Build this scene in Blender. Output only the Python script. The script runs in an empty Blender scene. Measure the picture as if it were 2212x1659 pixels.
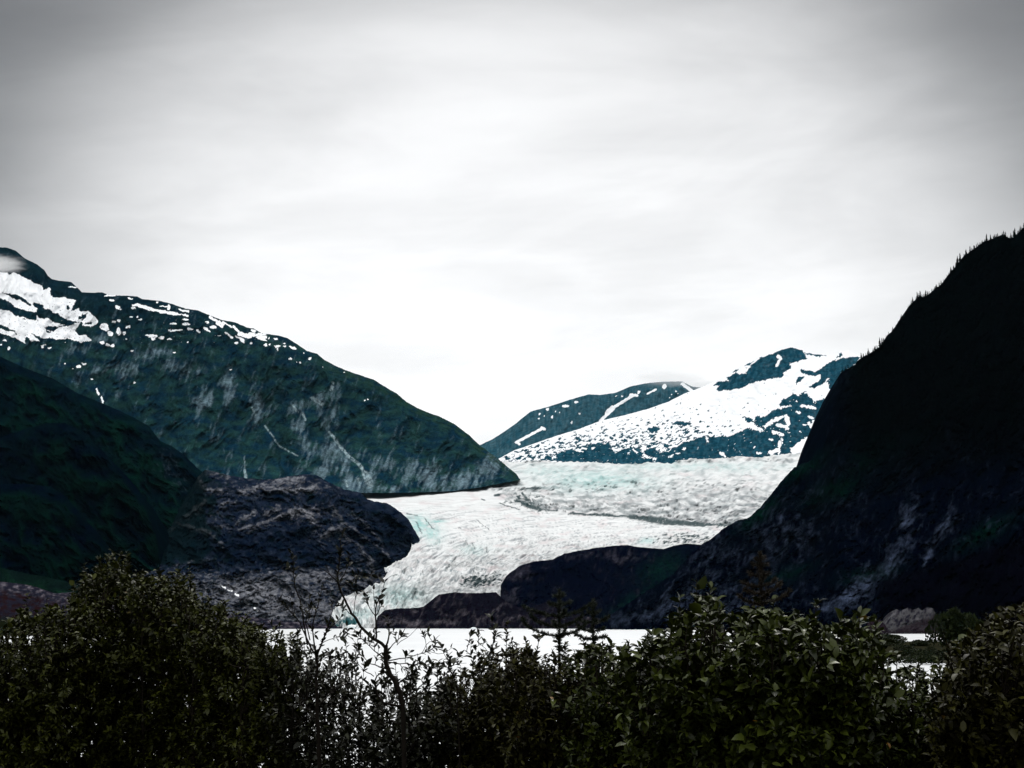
import bpy, math, random
import numpy as np
from mathutils import Vector

# ------------------------------------------------------------------ camera
EYE = 12.0                      # height of the camera above the lake, metres
HFOV = math.radians(40.0)
F = 1106.0 / math.tan(HFOV / 2)  # focal length in survey units
PITCH = math.atan((1340 - 829.5) / F)
sc = bpy.context.scene
cam_d = bpy.data.cameras.new("camera")
cam = bpy.data.objects.new("camera", cam_d)
sc.collection.objects.link(cam)
cam_d.sensor_width = 36
cam_d.angle = HFOV
cam_d.clip_start = 0.1
cam_d.clip_end = 60000
cam.location = (0, 0, EYE)
cam.rotation_euler = (math.pi / 2 + PITCH, 0, 0)
sc.camera = cam
sc.render.resolution_x, sc.render.resolution_y = 1024, 768
sc.view_settings.view_transform = 'Standard'
sc.view_settings.look = 'None'
sc.view_settings.exposure = 0.0
sc.view_settings.gamma = 1.0
sc.cycles.max_bounces = 6
sc.cycles.volume_bounces = 3
sc.cycles.transparent_max_bounces = 8

# ------------------------------------------------------------------ node helper
class NT:
    def __init__(s, tree): s.t = tree; s.n = tree.nodes; s.l = tree.links
    def new(s, typ, **kw):
        n = s.n.new(typ)
        for k, v in kw.items(): setattr(n, k, v)
        return n
    def put(s, sock, v):
        if hasattr(v, 'is_linked') or isinstance(v, bpy.types.NodeSocket): s.l.new(v, sock)
        else: sock.default_value = v
    def math(s, op, a, b=None, c=None, clamp=False):
        n = s.new('ShaderNodeMath', operation=op, use_clamp=clamp)
        s.put(n.inputs[0], a)
        if b is not None: s.put(n.inputs[1], b)
        if c is not None: s.put(n.inputs[2], c)
        return n.outputs[0]
    def rng(s, v, a, b, c, d, typ='LINEAR'):
        n = s.new('ShaderNodeMapRange', interpolation_type=typ)
        for i, q in enumerate((v, a, b, c, d)): s.put(n.inputs[i], q)
        return n.outputs[0]
    def noise(s, vec, scale, detail=4, rough=0.55, dist=0.0):
        n = s.new('ShaderNodeTexNoise')
        if vec is not None: s.l.new(vec, n.inputs['Vector'])
        n.inputs['Scale'].default_value = scale; n.inputs['Detail'].default_value = detail
        n.inputs['Roughness'].default_value = rough; n.inputs['Distortion'].default_value = dist
        return n.outputs[0]
    def mix(s, f, a, b, mode='MIX'):
        n = s.new('ShaderNodeMix', data_type='RGBA', blend_type=mode)
        s.put(n.inputs[0], f); s.put(n.inputs[6], a); s.put(n.inputs[7], b)
        return n.outputs[2]
    def xyz(s, a, b, c):
        n = s.new('ShaderNodeCombineXYZ')
        for i, q in enumerate((a, b, c)): s.put(n.inputs[i], q)
        return n.outputs[0]
    def sep(s, v):
        n = s.new('ShaderNodeSeparateXYZ'); s.l.new(v, n.inputs[0]); return n.outputs

# ------------------------------------------------------------------ world: overcast sky
SUN_EL, SUN_AZ = math.radians(52), math.radians(12)     # azimuth from +Y towards +X
world = bpy.data.worlds.new("World")
sc.world = world
world.use_nodes = True
w = NT(world.node_tree)
w.n.clear()
out = w.new('ShaderNodeOutputWorld')
tc = w.new('ShaderNodeTexCoord').outputs['Generated']
X, Y, Z = w.sep(tc)
sky = w.new('ShaderNodeTexSky', sky_type='NISHITA')
sky.sun_disc = False
sky.sun_elevation = SUN_EL
sky.sun_rotation = SUN_AZ
bg1 = w.new('ShaderNodeBackground'); w.l.new(sky.outputs[0], bg1.inputs[0]); bg1.inputs[1].default_value = 0.06
# bright thin cloud low over the valley, heavier cloud with a corner vignette painted in round it, bright again overhead
zc = w.math('MAXIMUM', Z, 0.0)
bx_, by_, bz_ = 0.0, math.cos(math.radians(6.5)), math.sin(math.radians(6.5))
dx = w.math('MULTIPLY', X, 1.12)
dz = w.math('MULTIPLY', w.math('SUBTRACT', Z, bz_), 1.15)
r = w.math('SQRT', w.math('ADD', w.math('MULTIPLY', dx, dx), w.math('MULTIPLY', dz, dz)))
den = w.math('ADD', zc, 0.16)
px = w.math('DIVIDE', X, den); py = w.math('DIVIDE', Y, den)
pv = w.xyz(w.math('ADD', w.math('MULTIPLY', px, 0.6), w.math('MULTIPLY', py, 0.22)), w.math('MULTIPLY', py, 0.9), w.math('MULTIPLY', Z, 2.0))
n1 = w.noise(pv, 0.9, 4, 0.5, 0.5)
n2 = w.noise(pv, 2.6, 5, 0.5, 0.7)
r2 = w.math('ADD', r, w.math('MULTIPLY', w.math('SUBTRACT', n1, 0.5), 0.10))
ring = w.new('ShaderNodeValToRGB')
w.l.new(r2, ring.inputs[0])
cr = ring.color_ramp
cr.interpolation = 'B_SPLINE'
stops = [(0.0, 1.03), (0.20, 1.0), (0.29, 0.90), (0.36, 0.76), (0.42, 0.50), (0.47, 0.25), (0.54, 0.15), (0.85, 0.20)]
cr.elements[0].position, cr.elements[0].color = stops[0][0], (stops[0][1],) * 3 + (1,)
cr.elements[1].position, cr.elements[1].color = stops[-1][0], (stops[-1][1],) * 3 + (1,)
for p_, v_ in stops[1:-1]:
    e = cr.elements.new(p_); e.color = (v_, v_, v_, 1)
ringv = w.sep(ring.outputs[0])[0]
wisp = w.rng(n2, 0.34, 0.68, 0.89, 1.04, 'SMOOTHSTEP')
amt = w.rng(Z, 0.02, 0.22, 0.15, 1.0)
wisp = w.math('ADD', w.math('MULTIPLY', w.math('SUBTRACT', wisp, 1.0), amt), 1.0)
pv3 = w.xyz(w.math('ADD', w.math('MULTIPLY', px, 1.6), w.math('MULTIPLY', py, .9)), w.math('MULTIPLY', py, 1.7), w.math('MULTIPLY', Z, 9.0))
n3 = w.noise(pv3, 2.2, 7, 0.6, 0.3)
n4 = w.noise(w.xyz(w.math('MULTIPLY', X, 1.3), w.math('MULTIPLY', Y, 1.3), w.math('MULTIPLY', Z, 4.2)), 3.4, 6, .58, .5)
mot = w.math('MULTIPLY', w.rng(n3, .3, .7, .965, 1.03), w.rng(n4, .35, .65, .95, 1.04, 'SMOOTHSTEP'))
wisp = w.math('MULTIPLY', wisp, mot)
base = w.math('MULTIPLY', ringv, wisp)
zen = w.rng(Z, 0.50, 0.80, 0.0, 1.7, 'SMOOTHSTEP')
tot = w.math('ADD', base, zen)
bg2 = w.new('ShaderNodeBackground')
w.put(bg2.inputs[0], w.mix(1.0, (1.0, 1.0, 1.0, 1), w.xyz(tot, tot, tot), 'MULTIPLY'))
addw = w.new('ShaderNodeAddShader')
w.l.new(bg1.outputs[0], addw.inputs[0]); w.l.new(bg2.outputs[0], addw.inputs[1])
w.l.new(addw.outputs[0], out.inputs[0])
# thick cloud lets only a tenth of the blue sky's light through
bg1.inputs[1].default_value = 0.006

sun_d = bpy.data.lights.new("sun", 'SUN')
sun_d.energy = 0.7
sun_d.angle = math.radians(12)
sun_d.color = (1.0, 0.96, 0.9)
sun = bpy.data.objects.new("sun", sun_d)
sc.collection.objects.link(sun)
sdir = Vector((math.sin(SUN_AZ) * math.cos(SUN_EL), math.cos(SUN_AZ) * math.cos(SUN_EL), math.sin(SUN_EL)))
sun.rotation_euler = (-sdir).to_track_quat('-Z', 'Y').to_euler()

# ------------------------------------------------------------------ geometry helpers
CP, SP = math.cos(PITCH), math.sin(PITCH)
def at(x, y, D):
    """world point seen in direction (x, y) of the survey at ground distance D"""
    x = np.asarray(x, float); y = np.asarray(y, float)
    a = (x - 1106) / F; b = -(y - 829.5) / F
    dy = CP - b * SP; dz = SP + b * CP
    k = D / dy
    return np.stack([a * k, D + 0 * a, EYE + dz * k], -1)

def _hash(ix, iy, seed):
    h = (ix.astype(np.int64) * 374761393 + iy.astype(np.int64) * 668265263 + seed * 1442695041) & 0xFFFFFFFF
    h = ((h ^ (h >> 13)) * 1274126177) & 0xFFFFFFFF
    return (h ^ (h >> 16)) & 0xFFFF
def perlin(x, y, seed=0):
    ix = np.floor(x); iy = np.floor(y); fx = x - ix; fy = y - iy
    u = fx * fx * fx * (fx * (fx * 6 - 15) + 10); v = fy * fy * fy * (fy * (fy * 6 - 15) + 10)
    def g(i, j):
        a = _hash(ix + i, iy + j, seed) * (2 * math.pi / 65536)
        return np.cos(a) * (fx - i) + np.sin(a) * (fy - j)
    a = g(0, 0); b = g(1, 0); c = g(0, 1); d = g(1, 1)
    return 1.5 * ((a + (b - a) * u) + ((c + (d - c) * u) - (a + (b - a) * u)) * v)
def fbm(x, y, oct=5, seed=0, gain=0.5, ridged=False):
    s = 0; a = 1; t = 0
    for k in range(oct):
        n = perlin(x * 2 ** k + 17.3 * k, y * 2 ** k - 9.1 * k, seed + k)
        if ridged: n = 1 - 2 * np.abs(n)
        s = s + a * n; t += a; a *= gain
    return s / t
def sm(v, a, b):
    t = np.clip((v - a) / (b - a), 0, 1); return t * t * (3 - 2 * t)
def ip(x, pts):
    p = np.array(sorted(pts), float); return np.interp(x, p[:, 0], p[:, 1])
def inpoly(x, y, poly):
    c = np.zeros(x.shape, bool); n = len(poly); j = n - 1
    for i in range(n):
        xi, yi = poly[i]; xj, yj = poly[j]
        if yi != yj:
            c ^= ((yi > y) != (yj > y)) & (x < (xj - xi) * (y - yi) / (yj - yi) + xi)
        j = i
    return c
def seg(x, y, x0, y0, x1, y1, w0, w1=None):
    """1 inside a tapered stroke"""
    if w1 is None: w1 = w0
    dx, dy = x1 - x0, y1 - y0; L = dx * dx + dy * dy + 1e-9
    t = np.clip(((x - x0) * dx + (y - y0) * dy) / L, 0, 1)
    d = np.hypot(x - x0 - t * dx, y - y0 - t * dy); w_ = w0 + (w1 - w0) * t
    return sm(-d / w_, -1.35, -0.65)
def blob(x, y, cx, cy, rx, ry, ang=0):
    c, s = math.cos(ang), math.sin(ang); dx, dy = x - cx, y - cy
    return np.exp(-(((dx * c + dy * s) / rx) ** 2 + ((-dx * s + dy * c) / ry) ** 2))
def T(pts, k, ox, oy): return [(p[0] * k + ox, p[1] * k + oy) + tuple(q * k for q in p[2:4]) + tuple(p[4:]) for p in pts]

def tag(o, label=None, cat=None, group=None, kind=None):
    if label: o['label'] = label
    if cat: o['category'] = cat
    if group: o['group'] = group
    if kind: o['kind'] = kind
    return o
def mesh_obj(name, V, Q, mats, parent=None, attrs=None, smooth=True, tris=None, matidx=None):
    me = bpy.data.meshes.new(name)
    V = np.asarray(V, np.float32); Q = np.asarray(Q, np.int32)
    nq = len(Q); k = Q.shape[1]
    idx = Q.ravel(); starts = np.arange(nq) * k; tot_ = nq
    if tris is not None and len(tris):
        tris = np.asarray(tris, np.int32)
        starts = np.concatenate([starts, len(idx) + np.arange(len(tris)) * 3])
        idx = np.concatenate([idx, tris.ravel()]); tot_ += len(tris)
    me.vertices.add(len(V)); me.vertices.foreach_set('co', V.ravel())
    me.loops.add(len(idx)); me.loops.foreach_set('vertex_index', idx)
    me.polygons.add(tot_); me.polygons.foreach_set('loop_start', starts.astype(np.int32))
    if smooth: me.polygons.foreach_set('use_smooth', np.ones(tot_, bool))
    if matidx is not None: me.polygons.foreach_set('material_index', matidx)
    for m in (mats if isinstance(mats, (list, tuple)) else [mats]): me.materials.append(m)
    for nm, (typ, arr) in (attrs or {}).items():
        a = me.attributes.new(nm, typ, 'POINT')
        a.data.foreach_set('color' if typ == 'FLOAT_COLOR' else 'value', np.asarray(arr, np.float32).ravel())
    me.update(); me.validate()
    o = bpy.data.objects.new(name, me); sc.collection.objects.link(o)
    if parent is not None: o.parent = parent
    return o
def gridquads(nr, nc, off=0):
    a = np.arange(nr * nc).reshape(nr, nc)
    return np.stack([a[:-1, :-1], a[1:, :-1], a[1:, 1:], a[:-1, 1:]], -1).reshape(-1, 4) + off

# ------------------------------------------------------------------ materials
def mat(name):
    m = bpy.data.materials.new(name); m.use_nodes = True
    t = NT(m.node_tree); t.n.clear()
    o = t.new('ShaderNodeOutputMaterial'); b = t.new('ShaderNodeBsdfPrincipled')
    t.l.new(b.outputs[0], o.inputs[0])
    return m, t, b, o
def terrain_mat(name, scale, bump=1.0, dist=6.0, gain=1.0, snow=(0.86, 0.88, 0.9, 1), var=(0.55, 1.5)):
    m, t, b, o = mat(name)
    pos = t.new('ShaderNodeNewGeometry').outputs['Position']
    col = t.new('ShaderNodeAttribute', attribute_name='Col').outputs['Color']
    sn = t.new('ShaderNodeAttribute', attribute_name='snow').outputs['Fac']
    n = t.noise(pos, scale, 6, 0.62)
    f = t.rng(n, 0.3, 0.7, var[0] * gain, var[1] * gain)
    c = t.mix(1.0, col, t.xyz(f, f, f), 'MULTIPLY')
    nf = t.noise(pos, scale * 2.5, 3, 0.6)
    s = t.math('ADD', sn, t.math('MULTIPLY', t.math('SUBTRACT', nf, 0.5), 0.5))
    s = t.rng(s, 0.42, 0.58, 0.0, 1.0, 'SMOOTHSTEP')
    t.l.new(t.mix(s, c, snow), b.inputs['Base Color'])
    b.inputs['Roughness'].default_value = 0.95
    b.inputs['Specular IOR Level'].default_value = 0.0
    bp = t.new('ShaderNodeBump'); bp.inputs['Strength'].default_value = bump; bp.inputs['Distance'].default_value = dist
    t.l.new(n, bp.inputs['Height']); t.l.new(bp.outputs[0], b.inputs['Normal'])
    return m
M_far = terrain_mat('alpine rock and snow', 0.02, 0.8, 14)
M_mid = terrain_mat('forest and rock slope', 0.035, 0.9, 9)
M_rock = terrain_mat('ice scoured rock', 0.06, 1.0, 6)

# ------------------------------------------------------------------ sheets of terrain
def sheet(name, x0, x1, step, contours, rows, relief, colfn, material, ridge_jag=1.2, seed=0, back=(600, -250), kind='structure', label=None, zfun=None, cat=None, smooth=True):
    """contours: list of (y-profile, depth-profile) from skyline to foot; rows between them. relief(x,y,D,t)->metres towards the viewer"""
    xs = np.arange(x0, x1 + step, step)
    ys = [ip(xs, c[0]) for c in contours]; Ds = [ip(xs, c[1]) for c in contours]
    yy, dd, tt = [], [], []
    K = len(contours) - 1
    for k in range(K):
        n = rows[k]
        for i in range(n + (k == K - 1)):
            s = i / n
            yy.append(ys[k] + (ys[k + 1] - ys[k]) * s); dd.append(Ds[k] + (Ds[k + 1] - Ds[k]) * s); tt.append(np.full(len(xs), (k + s) / K))
    yy = np.array(yy); dd = np.array(dd); tt = np.array(tt); xx = np.broadcast_to(xs, yy.shape)
    top = ys[0][None, :]
    below = np.clip((yy - top) / 25.0, 0, 1)
    jag = fbm(xx / 9, yy / 9, 5, seed + 50, 0.6) * ridge_jag
    yy2 = yy + jag
    P = at(xx, yy2, dd)
    rel = relief(xx, yy, dd, tt) * (0.12 + 0.88 * below)
    v = P - np.array([0, 0, EYE]); v = v / np.linalg.norm(v, axis=-1, keepdims=True)
    P = P - v * rel[..., None]
    col, snow = colfn(xx, yy, rel, P)
    # far side behind the skyline
    nb = 6
    B = []
    for i in range(nb, 0, -1):
        s = i / nb
        q = P[0] + np.array([0, back[0] * s, back[1] * s * (0.5 + 0.5 * s)])
        q[:, 2] += fbm(xs / 30, xs * 0 + i, 3, seed + 9) * 8 * s * (dd[0] / 3000)
        B.append(q)
    P = np.concatenate([np.array(B), P], 0)
    ext = lambda a: np.concatenate([np.repeat(a[:1], nb, 0), a], 0)
    col = ext(col); snow = ext(snow)
    P[..., 2] = np.maximum(P[..., 2], -3.0)
    nr, nc = P.shape[:2]
    col4 = np.concatenate([col, np.ones(col.shape[:2] + (1,))], -1)
    o = mesh_obj(name, P.reshape(-1, 3), gridquads(nr, nc)[:, ::-1], material, attrs={'Col': ('FLOAT_COLOR', col4.reshape(-1, 4)), 'snow': ('FLOAT', snow.ravel())}, smooth=smooth)
    tag(o, label, cat, kind=kind)
    return o
def lerp(a, b, t): return a + (np.asarray(b) - a) * t[..., None]
def flat(c, like): return np.broadcast_to(np.array(c, float), like.shape + (3,)).copy()

# --- the long mountain on the left with snowfields on its shoulder
k1, k2, k9 = 0.2604, 0.2604, 1 / 6
ridgeA = [(-260, 470), (-120, 505), (0, 534), (16, 535), (34, 541.5), (52, 557), (78, 570), (96, 583), (101, 594), (112, 602.7), (130, 606.6), (154, 609), (168, 622), (177, 631), (198, 632.7), (221, 631.4), (240, 638), (273, 638.7), (297, 640.5), (307, 646), (346, 650), (370, 656), (401, 666.5), (427, 670.4), (453, 681), (479, 691), (510, 697), (534, 708), (547, 709), (565, 719.5), (602, 725), (620, 730), (641, 743), (664, 758.6), (685, 764), (698, 775.5), (724, 790), (745, 799), (768, 807), (807, 820), (831, 835), (857, 850), (878, 868), (899, 880), (932, 894), (945.5, 898), (982, 916), (1013, 939.6), (1034, 960), (1052, 973), (1076, 991), (1097, 1009), (1115, 1023), (1122, 1034)]
baseA = [(-260, 1180), (300, 1150), (600, 1110), (779, 1065), (883, 1064.6), (974, 1061), (1037, 1053), (1076, 1045), (1122, 1037)]
S1 = T([(0, 420), (80, 425), (130, 460), (160, 425), (190, 420), (280, 470), (400, 520), (450, 560), (540, 590), (555, 640), (650, 620), (655, 720), (720, 745), (850, 745), (985, 785), (940, 860), (925, 930), (1000, 890), (1030, 880), (1045, 930), (1150, 920), (1200, 970), (1260, 1030), (1280, 1070), (1200, 1120), (1070, 1110), (1070, 1060), (980, 1060), (860, 1030), (790, 990), (740, 940), (690, 945), (650, 900), (570, 890), (570, 850), (480, 810), (430, 810), (430, 850), (490, 890), (470, 938), (380, 925), (240, 888), (150, 830), (80, 780), (0, 750), (-700, 560), (-700, 250)], k9, 0, 518.4)
S2 = T([(-700, 760), (0, 900), (150, 925), (190, 985), (300, 1000), (440, 1040), (480, 1030), (470, 970), (520, 1015), (640, 1020), (680, 1060), (790, 1090), (860, 1095), (760, 1125), (640, 1110), (560, 1140), (640, 1175), (700, 1180), (760, 1130), (890, 1120), (960, 1090), (1040, 1060), (1000, 1130), (970, 1160), (1010, 1230), (1100, 1235), (1200, 1300), (1100, 1312), (1050, 1330), (960, 1300), (870, 1270), (810, 1290), (640, 1270), (560, 1280), (440, 1220), (390, 1200), (520, 1310), (400, 1310), (340, 1240), (320, 1345), (230, 1280), (100, 1240), (0, 1205), (-700, 1050), (-700, 1000), (0, 1150), (80, 1180), (150, 1180), (240, 1240), (180, 1170), (0, 1095), (-700, 900)], k9, 0, 518.4)
DK = [T([(10, 680), (100, 690), (240, 715), (330, 770), (400, 825), (400, 850), (340, 830), (260, 775), (200, 780), (150, 740), (90, 715)], k9, 0, 518.4),
      T([(860, 850), (895, 850), (895, 895), (860, 895)], k9, 0, 518.4), T([(1020, 1000), (1080, 960), (1090, 990), (1010, 1040)], k9, 0, 518.4),
      T([(300, 1010), (335, 1020), (330, 1040), (300, 1025)], k9, 0, 518.4), T([(1090, 960), (1135, 950), (1110, 1010), (1060, 1050), (1050, 1040)], k9, 0, 518.4),
      T([(600, 1160), (660, 1190), (640, 1215), (600, 1190)], k9, 0, 518.4), T([(1110, 1070), (1200, 1070), (1190, 1090), (1100, 1095)], k9, 0, 518.4)]
dotsA = T([(1520, 870, 34, 24), (1560, 895, 28, 8), (1455, 780, 28, 13), (1685, 760, 35, 11), (1350, 1120, 55, 46), (1385, 1160, 26, 22), (1430, 1215, 36, 32), (1540, 1180, 30, 50), (1610, 1210, 20, 25), (1660, 1128, 35, 18), (1475, 1062, 30, 14), (1540, 1045, 22, 18), (1325, 1330, 38, 24), (1395, 1360, 28, 20), (1462, 1370, 34, 18), (1715, 1435, 26, 14), (1975, 1245, 60, 22), (1985, 1280, 30, 22), (1920, 1235, 40, 8), (2100, 1270, 30, 12), (2180, 1280, 20, 11), (1740, 885, 28, 15), (1710, 1000, 14, 10), (1820, 1030, 26, 8), (1780, 995, 18, 7), (1638, 1280, 15, 9), (840, 1330, 11, 8), (1045, 1325, 20, 12), (110, 1405, 20, 24), (1090, 1605, 30, 12), (1020, 1640, 34, 20), (850, 1605, 10, 8), (640, 1400, 26, 12), (580, 1360, 32, 10), (60, 1300, 30, 8), (545, 1385, 12, 20), (2040, 810, 18, 10), (10, 1360, 14, 7), (1430, 720, 80, 12), (950, 610, 70, 8)], k9, 0, 518.4)
dotsA += T([(1540, 920, 32, 12), (1540, 880, 24, 9), (1440, 915, 28, 7), (1720, 905, 15, 10), (1770, 942, 30, 13), (1960, 1075, 16, 8), (2080, 1080, 10, 7), (2200, 1090, 10, 10), (1340, 1030, 22, 9), (1405, 1040, 18, 7), (1555, 1065, 8, 5), (1440, 1155, 12, 5), (1115, 1405, 10, 5), (1915, 1297, 8, 4), (1100, 790, 14, 9), (1400, 780, 16, 22), (1820, 1015, 12, 5), (1090, 860, 10, 6), (1140, 860, 12, 6), (1165, 882, 16, 5), (762, 1376, 9, 6), (600, 1285, 6, 4)], k1, 0, 460.8)
dotsA += T([(108, 310, 16, 11), (300, 378, 20, 6), (312, 440, 28, 10), (312, 465, 7, 14), (372, 436, 10, 6), (215, 432, 8, 10), (245, 425, 10, 9), (92, 410, 11, 8), (418, 546, 11, 8), (500, 578, 6, 7), (474, 570, 4, 4), (580, 542, 12, 11), (690, 612, 6, 6), (865, 656, 8, 4), (900, 660, 5, 3), (1060, 884, 7, 5), (1030, 890, 8, 4), (525, 493, 6, 5), (366, 412, 7, 7), (240, 372, 8, 9)], k1, 518.4, 633.6)
strA = [(1100, 765, 1140, 755, 10), (1140, 758, 1240, 792, 13), (1240, 792, 1330, 810, 11), (1330, 815, 1440, 830, 13), (1440, 830, 1560, 850, 8), (1330, 770, 1400, 775, 6), (1490, 800, 1560, 815, 8), (1400, 975, 1510, 965, 7), (1560, 960, 1590, 962, 9), (1640, 970, 1655, 985, 9), (1690, 950, 1740, 980, 8), (1745, 860, 1830, 915, 11), (1810, 905, 1840, 930, 20), (1850, 900, 1920, 945, 8), (1940, 940, 1990, 1000, 10), (1980, 1000, 2060, 1030, 11), (1870, 990, 1925, 1030, 9), (1960, 1020, 2020, 1050, 8), (2070, 1000, 2200, 1030, 14), (2090, 970, 2110, 980, 12), (2150, 1035, 2200, 1055, 8), (800, 1455, 822, 1500, 7), (845, 1525, 855, 1575, 7)]
strA = [(a * k1, b * k1 + 460.8, c * k1, d * k1 + 460.8, e * k1) for a, b, c, d, e in strA]
strA += [(a * k1 + 518.4, b * k1 + 633.6, c * k1 + 518.4, d * k1 + 633.6, e * k1) for a, b, c, d, e in [(0, 330, 90, 358, 12), (80, 340, 150, 355, 14), (140, 355, 195, 385, 12), (0, 375, 30, 405, 10), (415, 445, 465, 458, 8), (150, 335, 210, 340, 6)]]
paleA = T([(520, 930, 110, 50, -0.5), (640, 890, 60, 60, .8), (790, 820, 40, 90, .2), (760, 1000, 60, 120, .4), (150, 1020, 60, 90, .5), (480, 1100, 80, 60, 0), (540, 1250, 60, 60, 0), (800, 1300, 60, 160, -.6), (1150, 1400, 130, 60, .2), (720, 1470, 130, 50, 0), (1090, 1560, 60, 90, 0), (1800, 1560, 260, 70, -.2), (2050, 1450, 90, 90, 0), (1500, 1480, 160, 80, 0), (1250, 1620, 120, 30, 0), (930, 1560, 60, 60, 0), (700, 1330, 60, 120, -.5)], k1, 518.4, 633.6)
paleA += T([(1030, 1290, 130, 60, 0), (1500, 1280, 160, 60, .2), (1180, 1190, 80, 50, 0), (1320, 1150, 90, 40, 0), (1700, 1560, 120, 90, 0), (1900, 1520, 60, 80, 0), (640, 1120, 120, 40, 0), (850, 1040, 60, 40, 0), (1880, 1400, 100, 60, 0), (2120, 1560, 60, 120, 0)], k1, 0, 460.8)
chuteA = [(a * k1 + 518.4, b * k1 + 633.6, c * k1 + 518.4, d * k1 + 633.6, e * k1) for a, b, c, d, e in [(740, 1150, 830, 1270, 10), (830, 1270, 910, 1360, 12), (910, 1360, 990, 1420, 12), (990, 1420, 1040, 1500, 14), (1040, 1500, 1080, 1590, 26), (1085, 1530, 1090, 1600, 10), (985, 1540, 985, 1590, 10), (210, 1100, 330, 1270, 6), (330, 1270, 480, 1350, 5), (520, 990, 545, 1050, 9), (770, 740, 760, 800, 12), (100, 950, 130, 1010, 9), (600, 870, 680, 920, 16), (440, 930, 480, 990, 9), (40, 1470, 45, 1530, 11), (38, 1350, 40, 1460, 4), (880, 1560, 890, 1600, 10)]]
def reliefA(x, y, D, t):
    wx = x + 30 * fbm(x / 90, y / 90, 3, 3); wy = y + 30 * fbm(x / 90, y / 90, 3, 4)
    a = fbm((wx + wy * 0.25) / 130, wy / 260, 3, 5, 0.5, True) * 150
    b = fbm((wx + wy * 0.35) / 34, wy / 70, 5, 6, 0.55, True) * 55
    c = fbm(x / 9, y / 11, 4, 7, 0.6) * 14
    return a + b + c
def colA(x, y, rel, P):
    wx = x + 5 * fbm(x / 11, y / 9, 5, 11, .65); wy = y + 3.6 * fbm(x / 10, y / 7, 5, 12, .65)
    snow = np.zeros(x.shape)
    for p in (S1, S2): snow = np.maximum(snow, inpoly(wx, wy, p))
    for p in DK: snow[inpoly(wx, wy, p)] = 0
    for (cx, cy, rx, ry) in dotsA:
        d = ((wx - cx) / rx) ** 2 + ((wy - cy) / ry) ** 2; snow = np.maximum(snow, sm(-d, -1.5, -0.5))
    for s in strA: snow = np.maximum(snow, seg(wx, wy, *s))
    fine = fbm(x / 3.2, y / 2.0, 3, 31, .6)
    lower = (y > 700) & (x < 110)
    snow = np.where((fine > 0.42) & (y < 740) & (y > ip(x, ridgeA) + 12) & (y > 690 - x * 0.02) & (x < 620) & (snow < .1), 0.55, snow)
    snow = np.where((fine > 0.36 + .2 * sm(-y, -680, -600)) & (snow > .9) & (y > 625), 0.2, snow)
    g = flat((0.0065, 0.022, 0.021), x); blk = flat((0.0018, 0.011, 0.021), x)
    hi = sm(-y, -760, -640)                                      # bare dark rock near the top
    veg = sm(fbm(wx / 40, wy / 18, 5, 13, .6), -0.35, 0.35)
    c = blk + (g - blk) * veg[..., None]
    c = c + (flat((0.0012, 0.007, 0.012), x) - c) * (hi * 0.8)[..., None]
    pale = np.zeros(x.shape)
    for (cx, cy, rx, ry, an) in paleA: pale = np.maximum(pale, blob(wx, wy, cx, cy, rx * 1.15, ry * 1.15, an))
    rn = .6 * fbm((wx + wy * .35) / 7, wy / 30, 4, 14, .55) + .5 * fbm((wx + wy * .35) / 26, wy / 60, 4, 24, .55)
    rk = sm(rn * 1.35 + pale * 0.62 + 0.10 * sm(y, 950, 1050), 0.15, 1.05)
    c = lerp(c, (0.070, 0.105, 0.125), rk)
    c = lerp(c, (0.002, 0.010, 0.018), sm(fbm((wx + wy * .3) / 16, wy / 30, 5, 19, .6), .15, .5) * .7)
    ch = np.zeros(x.shape)
    w2x = x + 2.5 * fbm(x / 12, y / 12, 3, 15)
    for s in chuteA: ch = np.maximum(ch, seg(w2x, y, *s))
    c = lerp(c, (0.13, 0.175, 0.19), ch * sm(fbm(x / 4, y / 7, 3, 16), -0.5, 0.3))
    rim = sm(ip(x, ridgeA) + 10 - y, -14, 0) * sm(x, 640, 760)
    c = lerp(c, (0.009, 0.022, 0.012), rim * .7 * sm(fbm(x / 12, y / 6, 4, 18), -.3, .3))
    c *= (1.45 + .35 * sm(y, 880, 1060))[..., None] * (0.7 + 0.6 * sm(fbm(x / 3, y / 2.4, 3, 17, .7), -.6, .6))[..., None]  # slope colour brightened, more towards the foot, to stand in for haze
    return c, snow
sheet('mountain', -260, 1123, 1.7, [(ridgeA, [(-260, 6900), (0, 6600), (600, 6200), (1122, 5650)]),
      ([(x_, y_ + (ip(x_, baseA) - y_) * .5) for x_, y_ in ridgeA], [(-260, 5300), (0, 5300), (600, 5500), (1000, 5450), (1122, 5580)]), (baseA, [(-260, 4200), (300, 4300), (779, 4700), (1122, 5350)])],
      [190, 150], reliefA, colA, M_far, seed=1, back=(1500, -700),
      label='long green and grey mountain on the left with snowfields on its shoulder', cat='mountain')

# --- blue mountain far behind, cloud touching its top
ridgeE = [(980, 985), (1037, 961), (1063, 949), (1084, 936), (1110, 918), (1146, 889), (1183, 879), (1232, 863), (1271, 852), (1297, 853), (1331, 848), (1362, 834.6), (1401, 827), (1440, 824), (1474, 824), (1495, 835), (1532, 838), (1620, 850), (1900, 880)]
dotsE = T([(800, 572, 20, 10), (710, 604, 32, 12), (560, 630, 14, 12), (825, 667, 10, 8), (495, 668, 7, 9), (535, 685, 6, 5), (598, 695, 8, 14), (762, 740, 7, 13), (625, 648, 6, 6), (658, 655, 6, 6), (488, 710, 8, 6), (1180, 522, 12, 7), (1130, 520, 7, 6), (1530, 440, 18, 22), (1590, 510, 7, 6), (1640, 500, 8, 5), (1625, 480, 6, 8), (1570, 535, 6, 5), (325, 920, 14, 10), (1318, 488, 12, 16)], k1, 1036.8, 720)
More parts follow.
